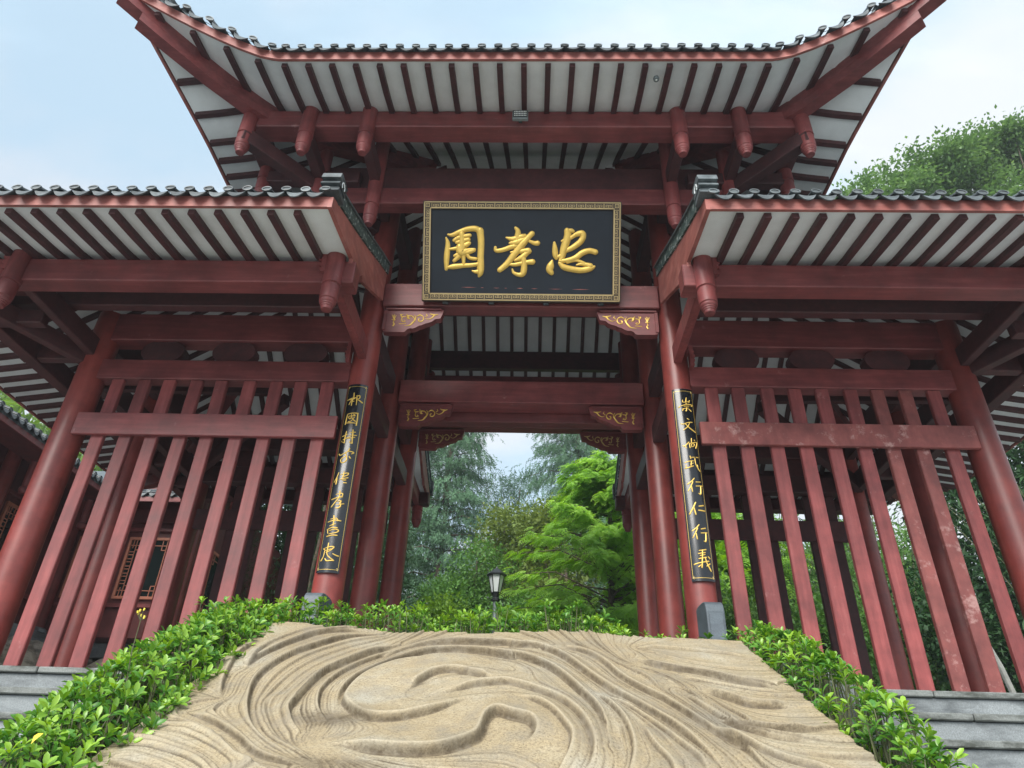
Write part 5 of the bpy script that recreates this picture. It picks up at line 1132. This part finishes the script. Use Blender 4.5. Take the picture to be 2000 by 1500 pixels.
def weed():
    root = thing('flowering_weed', (-1.70, 3.42, .5), 'tall thin weed with small yellow flowers rising out of the left hedge', 'weed')
    MB().tube([(-1.70, 3.42, .2), (-1.695, 3.42, .42), (-1.708, 3.41, .56), (-1.704, 3.40, .70)], [.004, .0035, .003, .002], 5).build('stalk', M['stem'], root)
    m = MB(); g = MB()
    for k in range(7):
        a = k*.9; p = Vector((-1.704+.018*math.cos(a)-.006, 3.40+.012*math.sin(a), .70+.006*k))
        g.tube([(-1.704, 3.40, .69), p], .0014, 4); m.tube([p, p+Vector((.003*math.cos(a), .002, .012))], [.0035, .005], 5)
    m.build('flower_head', M['yellow'], root); g.build('flower_stalks', M['stem'], root)
    for z, s in ((.47, 1), (.52, -1)):
        V = OBO[0]*np.array((.6, 1, 1))
        put('leaf', LEAFM[4], root, (-1.703, 3.415, z), Matrix.Rotation(s*1.2, 3, 'Z') @ Matrix.Rotation(.5, 3, 'X')*.06)
weed()
# ---------------------------------------------------------------- trees
def crown(pos, yd, zd, sz, tn, tmpl, m, root, c, name='crown'):
    V, F = place(*tmpl, pos, yd, zd, sz)
    o = put(name, np_mesh(name, V-np.array(c), F, m, np.repeat(np.clip(tn, 0, 1), len(tmpl[0]))), root, c); tag(o, kind='stuff'); return o
def limbs(root, base, tops, r, m='bark', name='trunk', bend=.25):
    b = Vector(base); t0 = Vector(tops[0]); mb = MB(); n = 6
    pts = [b.lerp(t0, k/n)+Vector((random.uniform(-1, 1), random.uniform(-1, 1), 0))*bend*(k/n)*(1-k/n) for k in range(n+1)]
    mb.tube(pts, [r*(1-.75*k/n)+.012 for k in range(n+1)], 9); mb.build(name, M[m], root, True)
    if len(tops) > 1:
        for t in tops[1:]:
            t = Vector(t); k = random.uniform(.3, .75); s = b.lerp(t0, k); d = (t-s); mid = s+d*.5+Vector((0, 0, .06*d.length)); lb = MB()
            lb.tube([s, s+d*.25+Vector((0, 0, .05*d.length)), mid, t], [r*(1-.7*k)*.6, r*.36, r*.26, .01], 6); lb.build('limb', M[m], root, True)
def lobe_tree(name, label, base, lobes, n, leafsize, m, tmpl=DIA, trunk=.12, group=None, clump=9, droop=.3, cat='tree', spread=.22, bark='bark'):
    root = thing(name, base, label, cat, group)
    vol = np.array([l[3]**2 for l in lobes]); vol = vol/vol.sum(); P = []; D = []; T = []; Sz = []
    for l, v in zip(lobes, vol):
        k = max(4, int(n*v/clump)); d = rdir(k); d[:, 2] = np.abs(d[:, 2])*np.where(rng.random(k) < .78, 1, -1)
        rr = l[3]*(0.55+.5*rng.random(k)**.6); sq = np.array((1, 1, l[4] if len(l) > 4 else .8))
        c = np.array(l[:3])+d*rr[:, None]*sq
        keep = np.array([mnoise.noise(Vector(p*(1.1/max(.5, l[3]))*1.6)) > -.22 for p in c]); c = c[keep]; d = d[keep]; k = len(c)
        tb = rng.random(k)*.5+.2
        o = rng.normal(size=(k, clump, 3))*spread*l[3]**.5
        P.append((c[:, None]+o).reshape(-1, 3)); dd = d[:, None]*.9+rng.normal(size=(k, clump, 3))*.7; dd[..., 2] -= droop; D.append(dd.reshape(-1, 3))
        T.append((tb[:, None]+rng.normal(size=(k, clump))*.12).ravel()); Sz.append(np.full(k*clump, leafsize))
    P = np.concatenate(P); D = np.concatenate(D); T = np.concatenate(T); Sz = np.concatenate(Sz)*rng.uniform(.7, 1.3, len(P))
    Z = rdir(len(P))*.6+np.array((0, 0, 1.)); crown(P, D, Z, Sz, T, tmpl, M[m], root, base)
    tops = sorted(lobes, key=lambda l: -l[2]); limbs(root, base, [tuple(tops[0][:3])]+[tuple(l[:3]) for l in lobes if l is not tops[0]][:9], trunk, bark)
    return root
def lobes_of(c, r, n, rl, flat=.8):
    out = []
    for _ in range(n):
        d = rdir(1)[0]; k = random.uniform(.35, 1.0); out.append((c[0]+d[0]*r[0]*k, c[1]+d[1]*r[1]*k, c[2]+d[2]*r[2]*k, rl*random.uniform(.7, 1.25), flat))
    return out
def conifer(label, base, h, r0, z0, n, m='conifer', size=.5, ragged=.35, group='tall conifers beyond the gateway', lean=0, pw=.35):
    root = thing('conifer_tree', base, label, 'tree', group); b = np.array(base, float)
    nb = 130; P = []; D = []; T = []; S = []
    bm = MB()
    for i in range(nb):
        t = i/nb; z = z0+(h-z0)*t; a = i*2.4+random.uniform(-.4, .4); L = r0*(1-t)**pw*random.uniform(1-ragged, 1.12)+.25
        tip = b+np.array((math.cos(a)*L+lean*z, math.sin(a)*L, z+.15*L*random.uniform(-.5, 1)-.12*L)); root_p = b+np.array((lean*z, 0, z))
        bm.tube([root_p, (root_p+tip)/2+np.array((0, 0, .12*L)), tip], [.05*(1-t)+.012, .03*(1-t)+.01, .006], 4)
        k = int(n/nb*(.6+.8*(1-t))); u = rng.random(k)**.6; q = root_p+(tip-root_p)*u[:, None]; q[:, 2] += .12*L*4*u*(1-u)*.5
        lat = np.array((-math.sin(a), math.cos(a), 0)); q += lat*(rng.normal(size=(k, 1))*.22*L*np.sqrt(u)[:, None])+rng.normal(size=(k, 3))*.1
        d = np.array((math.cos(a), math.sin(a), 0))*.45+lat*rng.normal(size=(k, 1))*.45+np.array((0, 0, -1.0))+rng.normal(size=(k, 3))*.25
        P.append(q); D.append(d); T.append(np.full(k, random.uniform(.2, .75))+rng.normal(size=k)*.12); S.append(size*rng.uniform(.6, 1.3, k))
    P, D, T, S = map(np.concatenate, (P, D, T, S))
    crown(P, D, rdir(len(P)), S, T, SPRAY, M[m], root, base)
    bm.build('branches', M['bark'], root); limbs(root, base, [(base[0]+lean*h, base[1], base[2]+h*.98)], .22)
def gy(x, y):                                             # ground height used for the tree feet
    b = min(max(0, y-16)*.16, 9); side = max(0, abs(x-1)-12); return PLAT-.1+b+min(side*.28, 11)*(.35+.65*min(1, max(0, (y-4)/12)))
conifer('tall blue-green drooping conifer on the left seen through the middle passage', (-3.5, 28, gy(-3.5, 28)), 17.5, 2.35, 1.0, 12000, size=.42, ragged=.4)
conifer('second blue-green conifer behind the left one, half hidden by the passage columns', (-6.3, 31, gy(-6.3, 31)), 17.5, 2.6, 1.5, 5500, size=.5, ragged=.45)
conifer('tall dense blue-green conifer on the right seen through the middle passage', (2.6, 33, gy(2.6, 33)), 19.5, 3.45, 1.0, 15500, size=.46, ragged=.22)
conifer('blue-green conifer far right, behind the feathery bright tree', (7.0, 36, gy(7, 36)), 19.5, 3.6, 1.0, 5000, size=.6)
lobe_tree('pine_tree', 'dark loose tree standing between the two tall conifers', (-1.7, 42, gy(-1.7, 42)), [(-2.3, 42, 17.2, 1.2), (-1.3, 42, 16.4, 1.0), (-.6, 42.5, 17.6, .9), (-2.8, 42, 15.6, 1.0), (-1.8, 42, 15.2, .8), (-1.0, 42, 14.0, 1.1), (-1.7, 42.3, 13.2, 1.1), (-2.8, 42, 12.8, 1.2), (-.6, 42, 12.4, 1.2), (-1.4, 42, 11.3, 1.5), (-3, 42, 10.6, 1.5)], 12000, .26, 'conifer', LONG, .14)
# bare twiggy top
def bare():
    root = thing('bare_tree', (-1.9, 38, gy(-1.9, 38)), 'thin bare twiggy treetop between the conifers', 'tree'); m = MB()
    def br(p, d, L, r, k):
        e = p+d*L; m.tube([p, p+d*L*.5+Vector((random.uniform(-.05, .05)*L, 0, 0)), e], [r, r*.8, r*.5], 4)
        if k:
            for _ in range(3): br(p+d*L*random.uniform(.4, 1), (d+Vector((random.uniform(-.6, .6), random.uniform(-.6, .6), random.uniform(-.1, .4)))).normalized(), L*random.uniform(.4, .65), r*.5, k-1)
    br(Vector((-1.9, 38, gy(-1.9, 38))), Vector((.03, 0, 1)), 9.2, .05, 3)
    m.build('trunk', M['bark'], root)
bare()
# bright feathery tree at the right of the passage
def feathery():
    base = (2.0, 15.9, gy(2.0, 15.9)); root = thing('feathery_tree', base, 'bright green feathery tree filling the right half of the middle passage', 'tree')
    P = []; D = []; T = []; S = []; bm = MB()
    for i in range(230):
        z = 1.0+6.5*random.random()**.8; L = (2.45 if z < 4.6 else 2.45*(1-(z-4.6)/3.5)**.8)*random.uniform(.55, 1.12); a = random.uniform(0, 6.283)
        p0 = np.array((base[0], base[1], z-.2)); tip = p0+np.array((math.cos(a)*L, math.sin(a)*L*.9, random.uniform(-.1, .5)*L*.6))
        mid = (p0+tip)/2+np.array((0, 0, .14*L)); bm.tube([p0, mid, tip], [.022, .014, .004], 4)
        k = 66; u = rng.random(k)**.6; q = (1-u)[:, None]**2*p0+2*(u*(1-u))[:, None]*mid+(u**2)[:, None]*tip
        lat = np.array((-math.sin(a), math.cos(a), 0)); sg = np.where(rng.random(k) < .5, -1, 1)[:, None]
        d = np.array((math.cos(a), math.sin(a), 0))*.9+lat*sg*rng.uniform(.2, 1.1, (k, 1))+np.array((0, 0, -.25))+rng.normal(size=(k, 3))*.2
        P.append(q+rng.normal(size=(k, 3))*.05); D.append(d); T.append(np.full(k, random.uniform(.25, .8))+rng.normal(size=k)*.1); S.append(rng.uniform(.18, .32, k))
    P, D, T, S = map(np.concatenate, (P, D, T, S)); Z = rng.normal(size=(len(P), 3))*.35+np.array((0, -.25, 1))
    crown(P, D, Z, S, T, FROND, M['fern'], root, base); bm.build('branches', M['bark'], root); limbs(root, base, [(base[0]+.1, base[1], 7.2)], .11)
feathery()
lobe_tree('broadleaf_shrub', 'lime green bush low at the left of the passage', (-2.25, 18, gy(-2.25, 18)), lobes_of((-2.2, 18, 3.3), (.45, .5, 1.0), 11, .45), 7000, .11, 'limeleaf', DIA, .05, cat='bush')
lobe_tree('broadleaf_tree', 'mid green rounded tree left of the lamp post', (-1.9, 22, gy(-1.9, 22)), lobes_of((-1.7, 22, 5.3), (1.2, 1, 1.5), 12, .75), 12000, .14, 'broad', DIA, .09, 'broadleaf trees beyond the passage')
lobe_tree('broadleaf_tree', 'olive green tree with yellowish top behind the lamp post', (-.5, 24, gy(-.5, 24)), lobes_of((-.4, 24, 6.6), (1.5, 1, 2.0), 16, .85), 16000, .16, 'olive', DIA, .1, 'broadleaf trees beyond the passage')
lobe_tree('broadleaf_tree', 'yellow-green pointed treetop before the right conifer', (1.2, 21, gy(1.2, 21)), lobes_of((1.0, 21, 6.2), (.9, .8, 2.2), 12, .6), 9000, .15, 'olive', DIA, .08, 'broadleaf trees beyond the passage')
lobe_tree('broadleaf_shrub', 'mid green bush right of the lamp post', (.1, 18.5, gy(.1, 18.5)), lobes_of((.1, 18.5, 3.7), (.9, .6, .9), 12, .55), 9000, .13, 'broad', DIA, .06, cat='bush')
lobe_tree('feathery_shrub', 'low feathery bush under the bright feathery tree', (2.3, 14.7, gy(2.3, 14.7)), lobes_of((2.1, 14.7, 2.3), (1.5, .4, 1.0), 16, .5), 2600, .26, 'fern', FROND, .05, clump=6, cat='bush')
jun = 'dark junipers behind the left passage columns'
for x, y, h, r, lab in ((-2.75, 15.2, 4.2, .75, 'dark green column-shaped juniper beside the left passage columns'), (-3.6, 14.9, 4.6, .95, 'dark juniper showing between the left couplet board and the passage columns'), (-4.7, 15.4, 4.2, 1.0, 'dark juniper seen between the right slats of the left screen'), (-6.0, 15.6, 4.0, 1.0, 'dark juniper seen between the middle slats of the left screen')):
    lobe_tree('juniper', lab, (x, y, gy(x, y)), [(x+random.uniform(-.15, .15)*r, y+random.uniform(-.2, .2), PLAT+.4+h*1.28*t, r*(1-.45*t)*random.uniform(.8, 1.1), 1.0) for t in np.linspace(.05, .95, 9)], 6500, .10, 'darkleaf', LONG, .08, jun, spread=.16, cat='shrub')
lobe_tree('broadleaf_tree', 'dense dark green tree beyond the outer right column', (12.6, 16.5, gy(12.6, 16.5)), lobes_of((12.4, 16.5, 6.0), (2.3, 1, 3.2), 22, 1.2), 15000, .2, 'darkleaf', DIA, .14)
# right-hand greenery behind the slats
lobe_tree('broadleaf_shrub', 'fresh green bush behind the left slats of the right screen', (4.6, 15.3, gy(4.6, 15.3)), lobes_of((4.6, 15.3, 3.0), (1.1, .5, 1.5), 14, .6), 7000, .12, 'camphor', DIA, .08, cat='bush')
lobe_tree('broadleaf_shrub', 'bright green bush behind the middle slats of the right screen', (6.6, 15.0, gy(6.6, 15)), lobes_of((6.6, 15, 2.6), (1.1, .5, 1.2), 14, .6), 7000, .12, 'broad', DIA, .08, cat='bush')
lobe_tree('broadleaf_shrub', 'dark green bush behind the outer slats of the right screen', (8.8, 15.2, gy(8.8, 15.2)), lobes_of((8.8, 15.2, 2.9), (1.4, .6, 1.6), 16, .7), 8000, .13, 'darkleaf', DIA, .08, cat='bush')
def feather2():
    base = (4.2, 18, gy(4.2, 18)); lobe_tree('feathery_tree', 'second bright feathery tree seen above the bush through the right screen', base, lobes_of((4.4, 18, 5.6), (2.0, .8, 1.7), 18, .85), 4200, .42, 'fern', FROND, .1, clump=6)
feather2()
def bamboo(label, x0, y0, n, hgt, m, rad):
    base = (x0, y0, gy(x0, y0)); root = thing('bamboo_clump', base, label, 'bamboo', 'bamboo clumps on the right slope'); P = []; D = []; T = []; st = MB()
    for _ in range(n):
        a = random.uniform(0, 6.28); r = rad*random.random()**.5; b = np.array((x0+r*math.cos(a)*.5, y0+r*math.sin(a)*.5, base[2])); h = hgt*random.uniform(.7, 1.1); l = np.array((math.cos(a), math.sin(a), 0))*rad*random.uniform(.3, 1.1)
        pts = [b+np.array((0, 0, h*t))+l*t**2.2 for t in np.linspace(0, 1, 7)]; st.tube(pts, [.022*(1-.8*t)+.003 for t in np.linspace(0, 1, 7)], 5)
        k = 150; t = rng.uniform(.25, 1, k); q = b+np.array((0, 0, 1))*h*t[:, None]+l*(t**2.2)[:, None]+rng.normal(size=(k, 3))*np.array((.28, .28, .2)); P.append(q); D.append(rng.normal(size=(k, 3))*.8+np.array((0, 0, -.9))); T.append(np.full(k, random.uniform(.2, .8))+rng.normal(size=k)*.15)
    P, D, T = map(np.concatenate, (P, D, T)); crown(P, D, rdir(len(P)), rng.uniform(.13, .26, len(P)), T, LONG, M[m], root, base, 'foliage'); st.build('culms', M['stem'], root)
bamboo('dark bamboo clump right of the outer right column', 10.8, 13.2, 34, 6.2, 'darkleaf', 1.6)
bamboo('green bamboo clump behind the outermost slats of the right screen', 8.7, 17.5, 34, 6.5, 'broad', 1.7)
bamboo('dark bamboo clump high behind the right screen', 6.4, 18.8, 28, 6.5, 'darkleaf', 1.6)
def leaning_pole():
    o = MB().tube([(7.45, 12.9, 4.7), (7.75, 12.9, 4.0), (7.98, 12.9, 3.3), (8.3, 12.9, 2.2), (8.6, 12.95, .6)], [.03, .036, .042, .05, .06], 8).build('leaning_trunk', M['pole']); tag(o, 'pale bare leaning trunk behind the outer slats of the right screen', 'tree trunk')
leaning_pole()
# big camphor tree above the right roof
def camphor():
    base = (15.2, 18.5, gy(15.2, 18.5))
    prof = [(10.5, 17.4), (11.5, 18.5), (12.4, 19.6), (13.4, 20.5), (14.6, 20.3), (15.8, 21.3), (17.2, 21.5), (18.6, 22.3), (20.2, 22.6)]
    L = []
    for i in range(110):
        x = random.uniform(10.6, 20.4); zt = float(np.interp(x, [q[0] for q in prof], [q[1] for q in prof])); t = random.random()**1.6
        L.append((x+random.uniform(-.2, .2), 17.9+random.uniform(-.9, .9), zt-.35-t*5.5+random.uniform(-.35, .35), random.uniform(.45, .95), .72))
    lobe_tree('camphor_tree', 'tall round-crowned tree rising above the right side roof', base, L, 66000, .165, 'camphor', DIA, .32, clump=18, spread=.20)
camphor()
# hillside woods: one leafy mass each side, far behind
def woods(name, x0, x1, y0, y1, n, m, zoff, size, lab):
    x = rng.uniform(x0, x1, n); y = rng.uniform(y0, y1, n); k = rng.random(n)
    z = np.array([gy(a, b) for a, b in zip(x, y)])+zoff*k**.7*(.75+.5*np.array([mnoise.noise(Vector((a*.3, b*.3, 7))) for a, b in zip(x, y)]))
    P = np.stack([x, y, z], 1); D = rng.normal(size=(n, 3))*.8+np.array((0, 0, -.5)); tn = .45+.45*np.array([mnoise.noise(Vector(p*.35)) for p in P])+rng.normal(size=n)*.12
    V, F = place(*LONG, P, D, rdir(n), size*rng.uniform(.6, 1.4, n)); o = put(name, np_mesh(name, V, F, M[m], np.repeat(np.clip(tn, 0, 1), 4))); tag(o, lab, None, None, 'stuff')
woods('bamboo_hillside', -34, -15, 24, 36, 16000, 'limeleaf', 12.5, .8, 'light green bamboo hillside behind the left hall')
woods('far_woods', -14, 16, 46, 60, 12000, 'broad', 6.5, .6, 'far green woods behind the conifers')
woods('slope_undergrowth', 9.8, 22, 12, 24, 24000, 'darkleaf', 5.5, .38, 'dark undergrowth on the right slope')
woods('thicket', 3.4, 12, 19.5, 25, 22000, 'broad', 8.0, .36, 'dark green thicket rising behind the bushes of the right screen')
woods('left_thicket', -12, -3.9, 18, 23, 22000, 'darkleaf', 8.8, .38, 'dark green thicket behind the junipers at the left')
# ================================================================== LAMP POST
def lamp():
    x, y = -.62, 16.0; root = thing('lamp_post', (x, y, gy(x, y)), 'grey lamp post with a six-sided black and white lantern beyond the passage', 'lamp post')
    MB().lathe(x, y, [(.10, gy(x, y)-.1), (.10, 1.1), (.06, 1.25), (.055, 3.4), (.075, 3.45), (.055, 3.5), (.06, 3.85)], 16).build('post', M['metal_grey'], root, True)
    MB().lathe(x, y, [(.05, 3.85), (.1, 3.87), (.1, 3.92), (.07, 3.95), (.085, 4.02), (.115, 4.06)], 6).build('lantern_base', M['metal_dark'], root)
    MB().lathe(x, y, [(.10, 4.07), (.175, 4.44)], 6).build('lantern_glass', M['milk'], root)
    MB().lathe(x, y, [(.225, 4.44), (.235, 4.47), (.12, 4.57), (.03, 4.62), (.02, 4.66)], 6).build('lantern_cap', M['metal_dark'], root)
    for k in range(6):
        a = k*math.pi/3; MB().bar((x+.105*math.cos(a), y+.105*math.sin(a), 4.06), (x+.182*math.cos(a), y+.182*math.sin(a), 4.45), .02, .02).build('lantern_bar', M['metal_dark'], root)
lamp()
# ================================================================== HALL AT THE LEFT
def hall():
    zb, zt = 2.40, 5.5; root = thing('side_hall', (-10.5, 13, zb), 'dark red hall with tiled eaves and orange lattice windows at the left', 'hall')
    MB().box(-14, -9.2, 5.5, 13.4, zb, zt, .01).build('wall', M['hallwall'], root); MB().box(-14, -6.55, 13.41, 19, zb, zt, .01).build('wall', M['hallwall'], root)
    MB().box(-14.4, -8.75, 5.0, 13.9, zb-.28, zb-.002, .02).build('stone_terrace', M['granite'], root); MB().box(-14.4, -6.2, 13.91, 19.4, zb-.28, zb-.002, .02).build('stone_terrace', M['granite'], root)
    MB().box(-9.19, -8.95, 12.9, 13.39, zb, zb+.12, .02).build('stone_terrace', M['granite'], root)
    def col(x, y):
        o = MB().lathe(x, y, [(.13, zb+.12), (.125, zt)], 18).build('column', M['column'], root, True); MB().lathe(x, y, [(.17, zb), (.2, zb+.05), (.19, zb+.1), (.14, zb+.13)], 16).build('column_base', M['granite'], o, True)
    for x, y in ((-9.1, 13.3), (-9.1, 11.1), (-9.1, 8.9), (-6.6, 13.32)): col(x, y)
    def window(fn, W, H):
        """lattice window; fn(u,v,d) -> point, d towards the viewer"""
        f = MB(); t = .055
        for a in ((-W/2, W/2, H/2-t, H/2), (-W/2, W/2, -H/2, -H/2+t), (-W/2, -W/2+t, -H/2+t, H/2-t), (W/2-t, W/2, -H/2+t, H/2-t)):
            b = MB().box(a[0], a[1], a[2], a[3], 0, .05, .004); f.add([fn(*p) for p in b.v], b.f)
        o = f.build('window', M['windowframe'], root); fix_normals(o.data)
        g = MB().box(-W/2+t, W/2-t, -H/2+t, H/2-t, .004, .012, .001); g.v = [fn(*p) for p in g.v]; q = g.build('pane', M['glass'], o); fix_normals(q.data)
        m = MB(); w = .016
        def s(u0, v0, u1, v1):
            b = MB().box(min(u0, u1)-w/2, max(u0, u1)+w/2, min(v0, v1)-w/2, max(v0, v1)+w/2, .018, .034, .002); m.add([fn(*p) for p in b.v], b.f)
        a, b = W/2-t, H/2-t; i, j = a-.11, b-.11
        s(-i, -b, -i, b); s(i, -b, i, b); s(-a, -j, a, -j); s(-a, j, a, j)
        for v in np.linspace(-j+.16, j-.16, 5):
            for sg in (-1, 1): s(sg*i, v-.03, sg*a, v-.03); s(sg*i, v+.03, sg*a, v+.03)
        for su in (-1, 1):
            for sv in (-1, 1): s(su*(i-.09), sv*(j-.09), su*i, sv*(j-.09)); s(su*(i-.09), sv*(j-.09), su*(i-.09), sv*b); s(su*(a-.05), sv*(j-.05), su*(a-.05), sv*b)
        k = m.build('lattice', M['windowframe'], o); fix_normals(k.data)
    for x in (-8.45, -7.42): window(lambda u, v, d: (x+u, 13.405-d, 3.72+v), .95, 1.22)
    for y in (12.35, 11.75, 10.35, 9.7): window(lambda u, v, d: (-9.195+d, y+u, 3.72+v), .58 if y != 12.35 else .62, 1.22)
    window(lambda u, v, d: (-6.545+d, 14.6+u, 3.72+v), 1.1, 1.22)
    for y0, y1 in ((9.05, 10.95), (11.2, 13.2)):
        MB().box(-9.2, -9.12, y0, y1, 4.45, 4.52, .005).build('moulding', M['red_h'], root); MB().box(-9.2, -9.13, y0, y1, 2.95, 3.02, .005).build('moulding', M['red_h'], root)
    MB().box(-8.98, -6.72, 13.33, 13.4, 4.45, 4.52, .005).build('moulding', M['red_h'], root); MB().box(-8.98, -6.72, 13.34, 13.4, 2.95, 3.02, .005).build('moulding', M['red_h'], root); MB().box(-8.98, -6.72, 13.30, 13.4, 4.62, 4.9, .008).build('beam', M['hallwall'], root)
    # hanging lantern posts under the eaves
    pm = MB().lathe(0, 0, [(.02, 0), (.06, .01), (.085, .06), (.08, .11), (.05, .14), (.06, .16), (.065, .5), (.065, 1.0)], 16).mesh('hanging_post', M['red_v'], 40)
    for x, y in ((-8.6, 12.8), (-8.6, 11.0), (-8.6, 9.2), (-6.5, 12.9)): put('hanging_post', pm, root, (x, y, 4.28))
    # roof: eaves towards the gateway and towards us
    r = MB(); e = 4.9; X0, Y0 = -8.02, 12.62
    r.add([(X0, 3.5, e), (X0, Y0, e), (-12, Y0+3.98, e+2.2), (-12, 3.5, e+2.2), (X0, 3.5, e+.05), (X0, Y0, e+.05), (-12, Y0+3.98, e+2.25), (-12, 3.5, e+2.25)], [(0, 1, 2, 3), (7, 6, 5, 4), (0, 4, 5, 1)])
    r.add([(X0, Y0, e), (-5.9, Y0, e), (-5.9, 19, e+2.2), (-12, Y0+3.98, e+2.2), (X0, Y0, e+.05), (-5.9, Y0, e+.05), (-5.9, 19, e+3.2), (-12, Y0+3.98, e+2.25)], [(3, 2, 1, 0), (4, 5, 6, 7), (1, 5, 4, 0), (2, 6, 5, 1)])
    ro = r.build('roof', M['tile'], root); 
    MB().box(X0-.03, X0+.005, 3.5, Y0-.002, e-.10, e-.002, .004).build('fascia_board', M['red_h'], ro); MB().box(X0+.02, -5.95, Y0-.03, Y0+.002, e-.10, e-.002, .004).build('fascia_board', M['red_h'], ro)
    MB().box(X0-.7, X0-.032, 3.5, Y0+.6, e-.03, e-.003, .004).build('soffit', M['hallwall'], ro)
    for i in range(46):
        y = Y0-.1-i*.19; rot = Matrix((Vector((0, 1, 0)), Vector((-1, 0, 0)), Vector((0, 0, 1)))).transposed()
        put('cover_tile', COVER, ro, (X0+.0, y, e+.1), rot); put('drip_tile', DRIP, ro, (X0+.0, y-.095, e+.08), rot)
    for i in range(11):
        x = X0+.1+i*.19; put('cover_tile', COVER, ro, (x, Y0, e+.1)); put('drip_tile', DRIP, ro, (x+.095, Y0, e+.08))
    m = MB()
    for k in range(6): m.box(X0-.12-.012*(k % 2), X0+.14+.012*(k % 2), Y0-.10, Y0+.3, e+.16+k*.045, e+.2+k*.045, .006)
    m.build('ridge_end_block', M['tile'], ro)
    dp = MB().tube([(-8.93, 12.95, 4.9), (-8.95, 12.96, 2.5)], .028, 8).build('downpipe', M['metal_grey'], root)
hall()
# rocks that face the terrace
def rocks():
    import bmesh
    spots = []
    for x in np.arange(-12.5, -8.3, .62): spots.append((x, 4.9))
    for y in np.arange(5.4, 13.5, .62): spots.append((-8.6, y))
    for x in np.arange(-8.3, -5.6, .6): spots.append((x, 13.75))
    names = ['low', 'tall', 'flat', 'broad']
    for i, (x, y) in enumerate(spots):
        for lay in (0, 1):
            bm = bmesh.new(); bmesh.ops.create_icosphere(bm, subdivisions=2, radius=1)
            sx, sy, sz = random.uniform(.34, .46), random.uniform(.34, .46), random.uniform(.42, .55); ph = random.random()*50
            for v in bm.verts:
                k = 1+.28*mnoise.noise(v.co*1.3+Vector((ph, 0, 0)))+.12*mnoise.noise(v.co*3.1+Vector((0, ph, 0))); v.co = Vector((v.co.x*sx*k, v.co.y*sy*k, v.co.z*sz*k))
            me = bpy.data.meshes.new('rock'); bm.to_mesh(me); bm.free(); me.materials.append(M['rock'])
            o = put('terrace_rock', me, None, (x+random.uniform(-.08, .08), y+random.uniform(-.08, .08), PLAT+.3+lay*.78))
            where = 'by the hall corner at far left' if y < 5.2 else ('under the hall wall facing the gateway' if x < -8.4 else 'under the hall wall facing the stairs')
            tag(o, 'brown-grey rock in the %s course of the bank %s' % (('lower', 'upper')[lay], where), 'rock', 'rocks of the bank below the left hall')

rocks()
print('objects', len(bpy.data.objects), 'tris', sum(sum(len(p.vertices)-2 for p in o.data.polygons) for o in bpy.data.objects if o.type == 'MESH' and len(o.data.polygons) < 2000)+sum(len(o.data.polygons)*2 for o in bpy.data.objects if o.type == 'MESH' and len(o.data.polygons) >= 2000))
# ================================================================== HAZE
def haze():
    m = bpy.data.materials.new('pale_haze'); m.use_nodes = True; nt = m.node_tree; nt.nodes.clear()
    out = nt.nodes.new('ShaderNodeOutputMaterial'); v = nt.nodes.new('ShaderNodeVolumePrincipled')
    v.inputs['Color'].default_value = (0.86, 0.92, 1.0, 1); v.inputs['Density'].default_value = HAZE_DENSITY; v.inputs['Anisotropy'].default_value = 0.2
    nt.links.new(v.outputs[0], out.inputs['Volume'])
    me = MB().box(-420, 420, -420, 420, GROUND-1.5, 32, 0.0001)
    b = bpy.data.meshes.new('haze'); x, y0, y1, z0, z1 = 420, -420, 420, GROUND-1.5, 32
    b.from_pydata([(-x, y0, z0), (x, y0, z0), (x, y1, z0), (-x, y1, z0), (-x, y0, z1), (x, y0, z1), (x, y1, z1), (-x, y1, z1)], [], [(3, 2, 1, 0), (4, 5, 6, 7), (0, 1, 5, 4), (1, 2, 6, 5), (2, 3, 7, 6), (3, 0, 4, 7)])
    b.materials.append(m); o = put('haze', b); tag(o, 'thin pale haze in the air', None, None, 'stuff')
HAZE_DENSITY = 0.0018
haze()
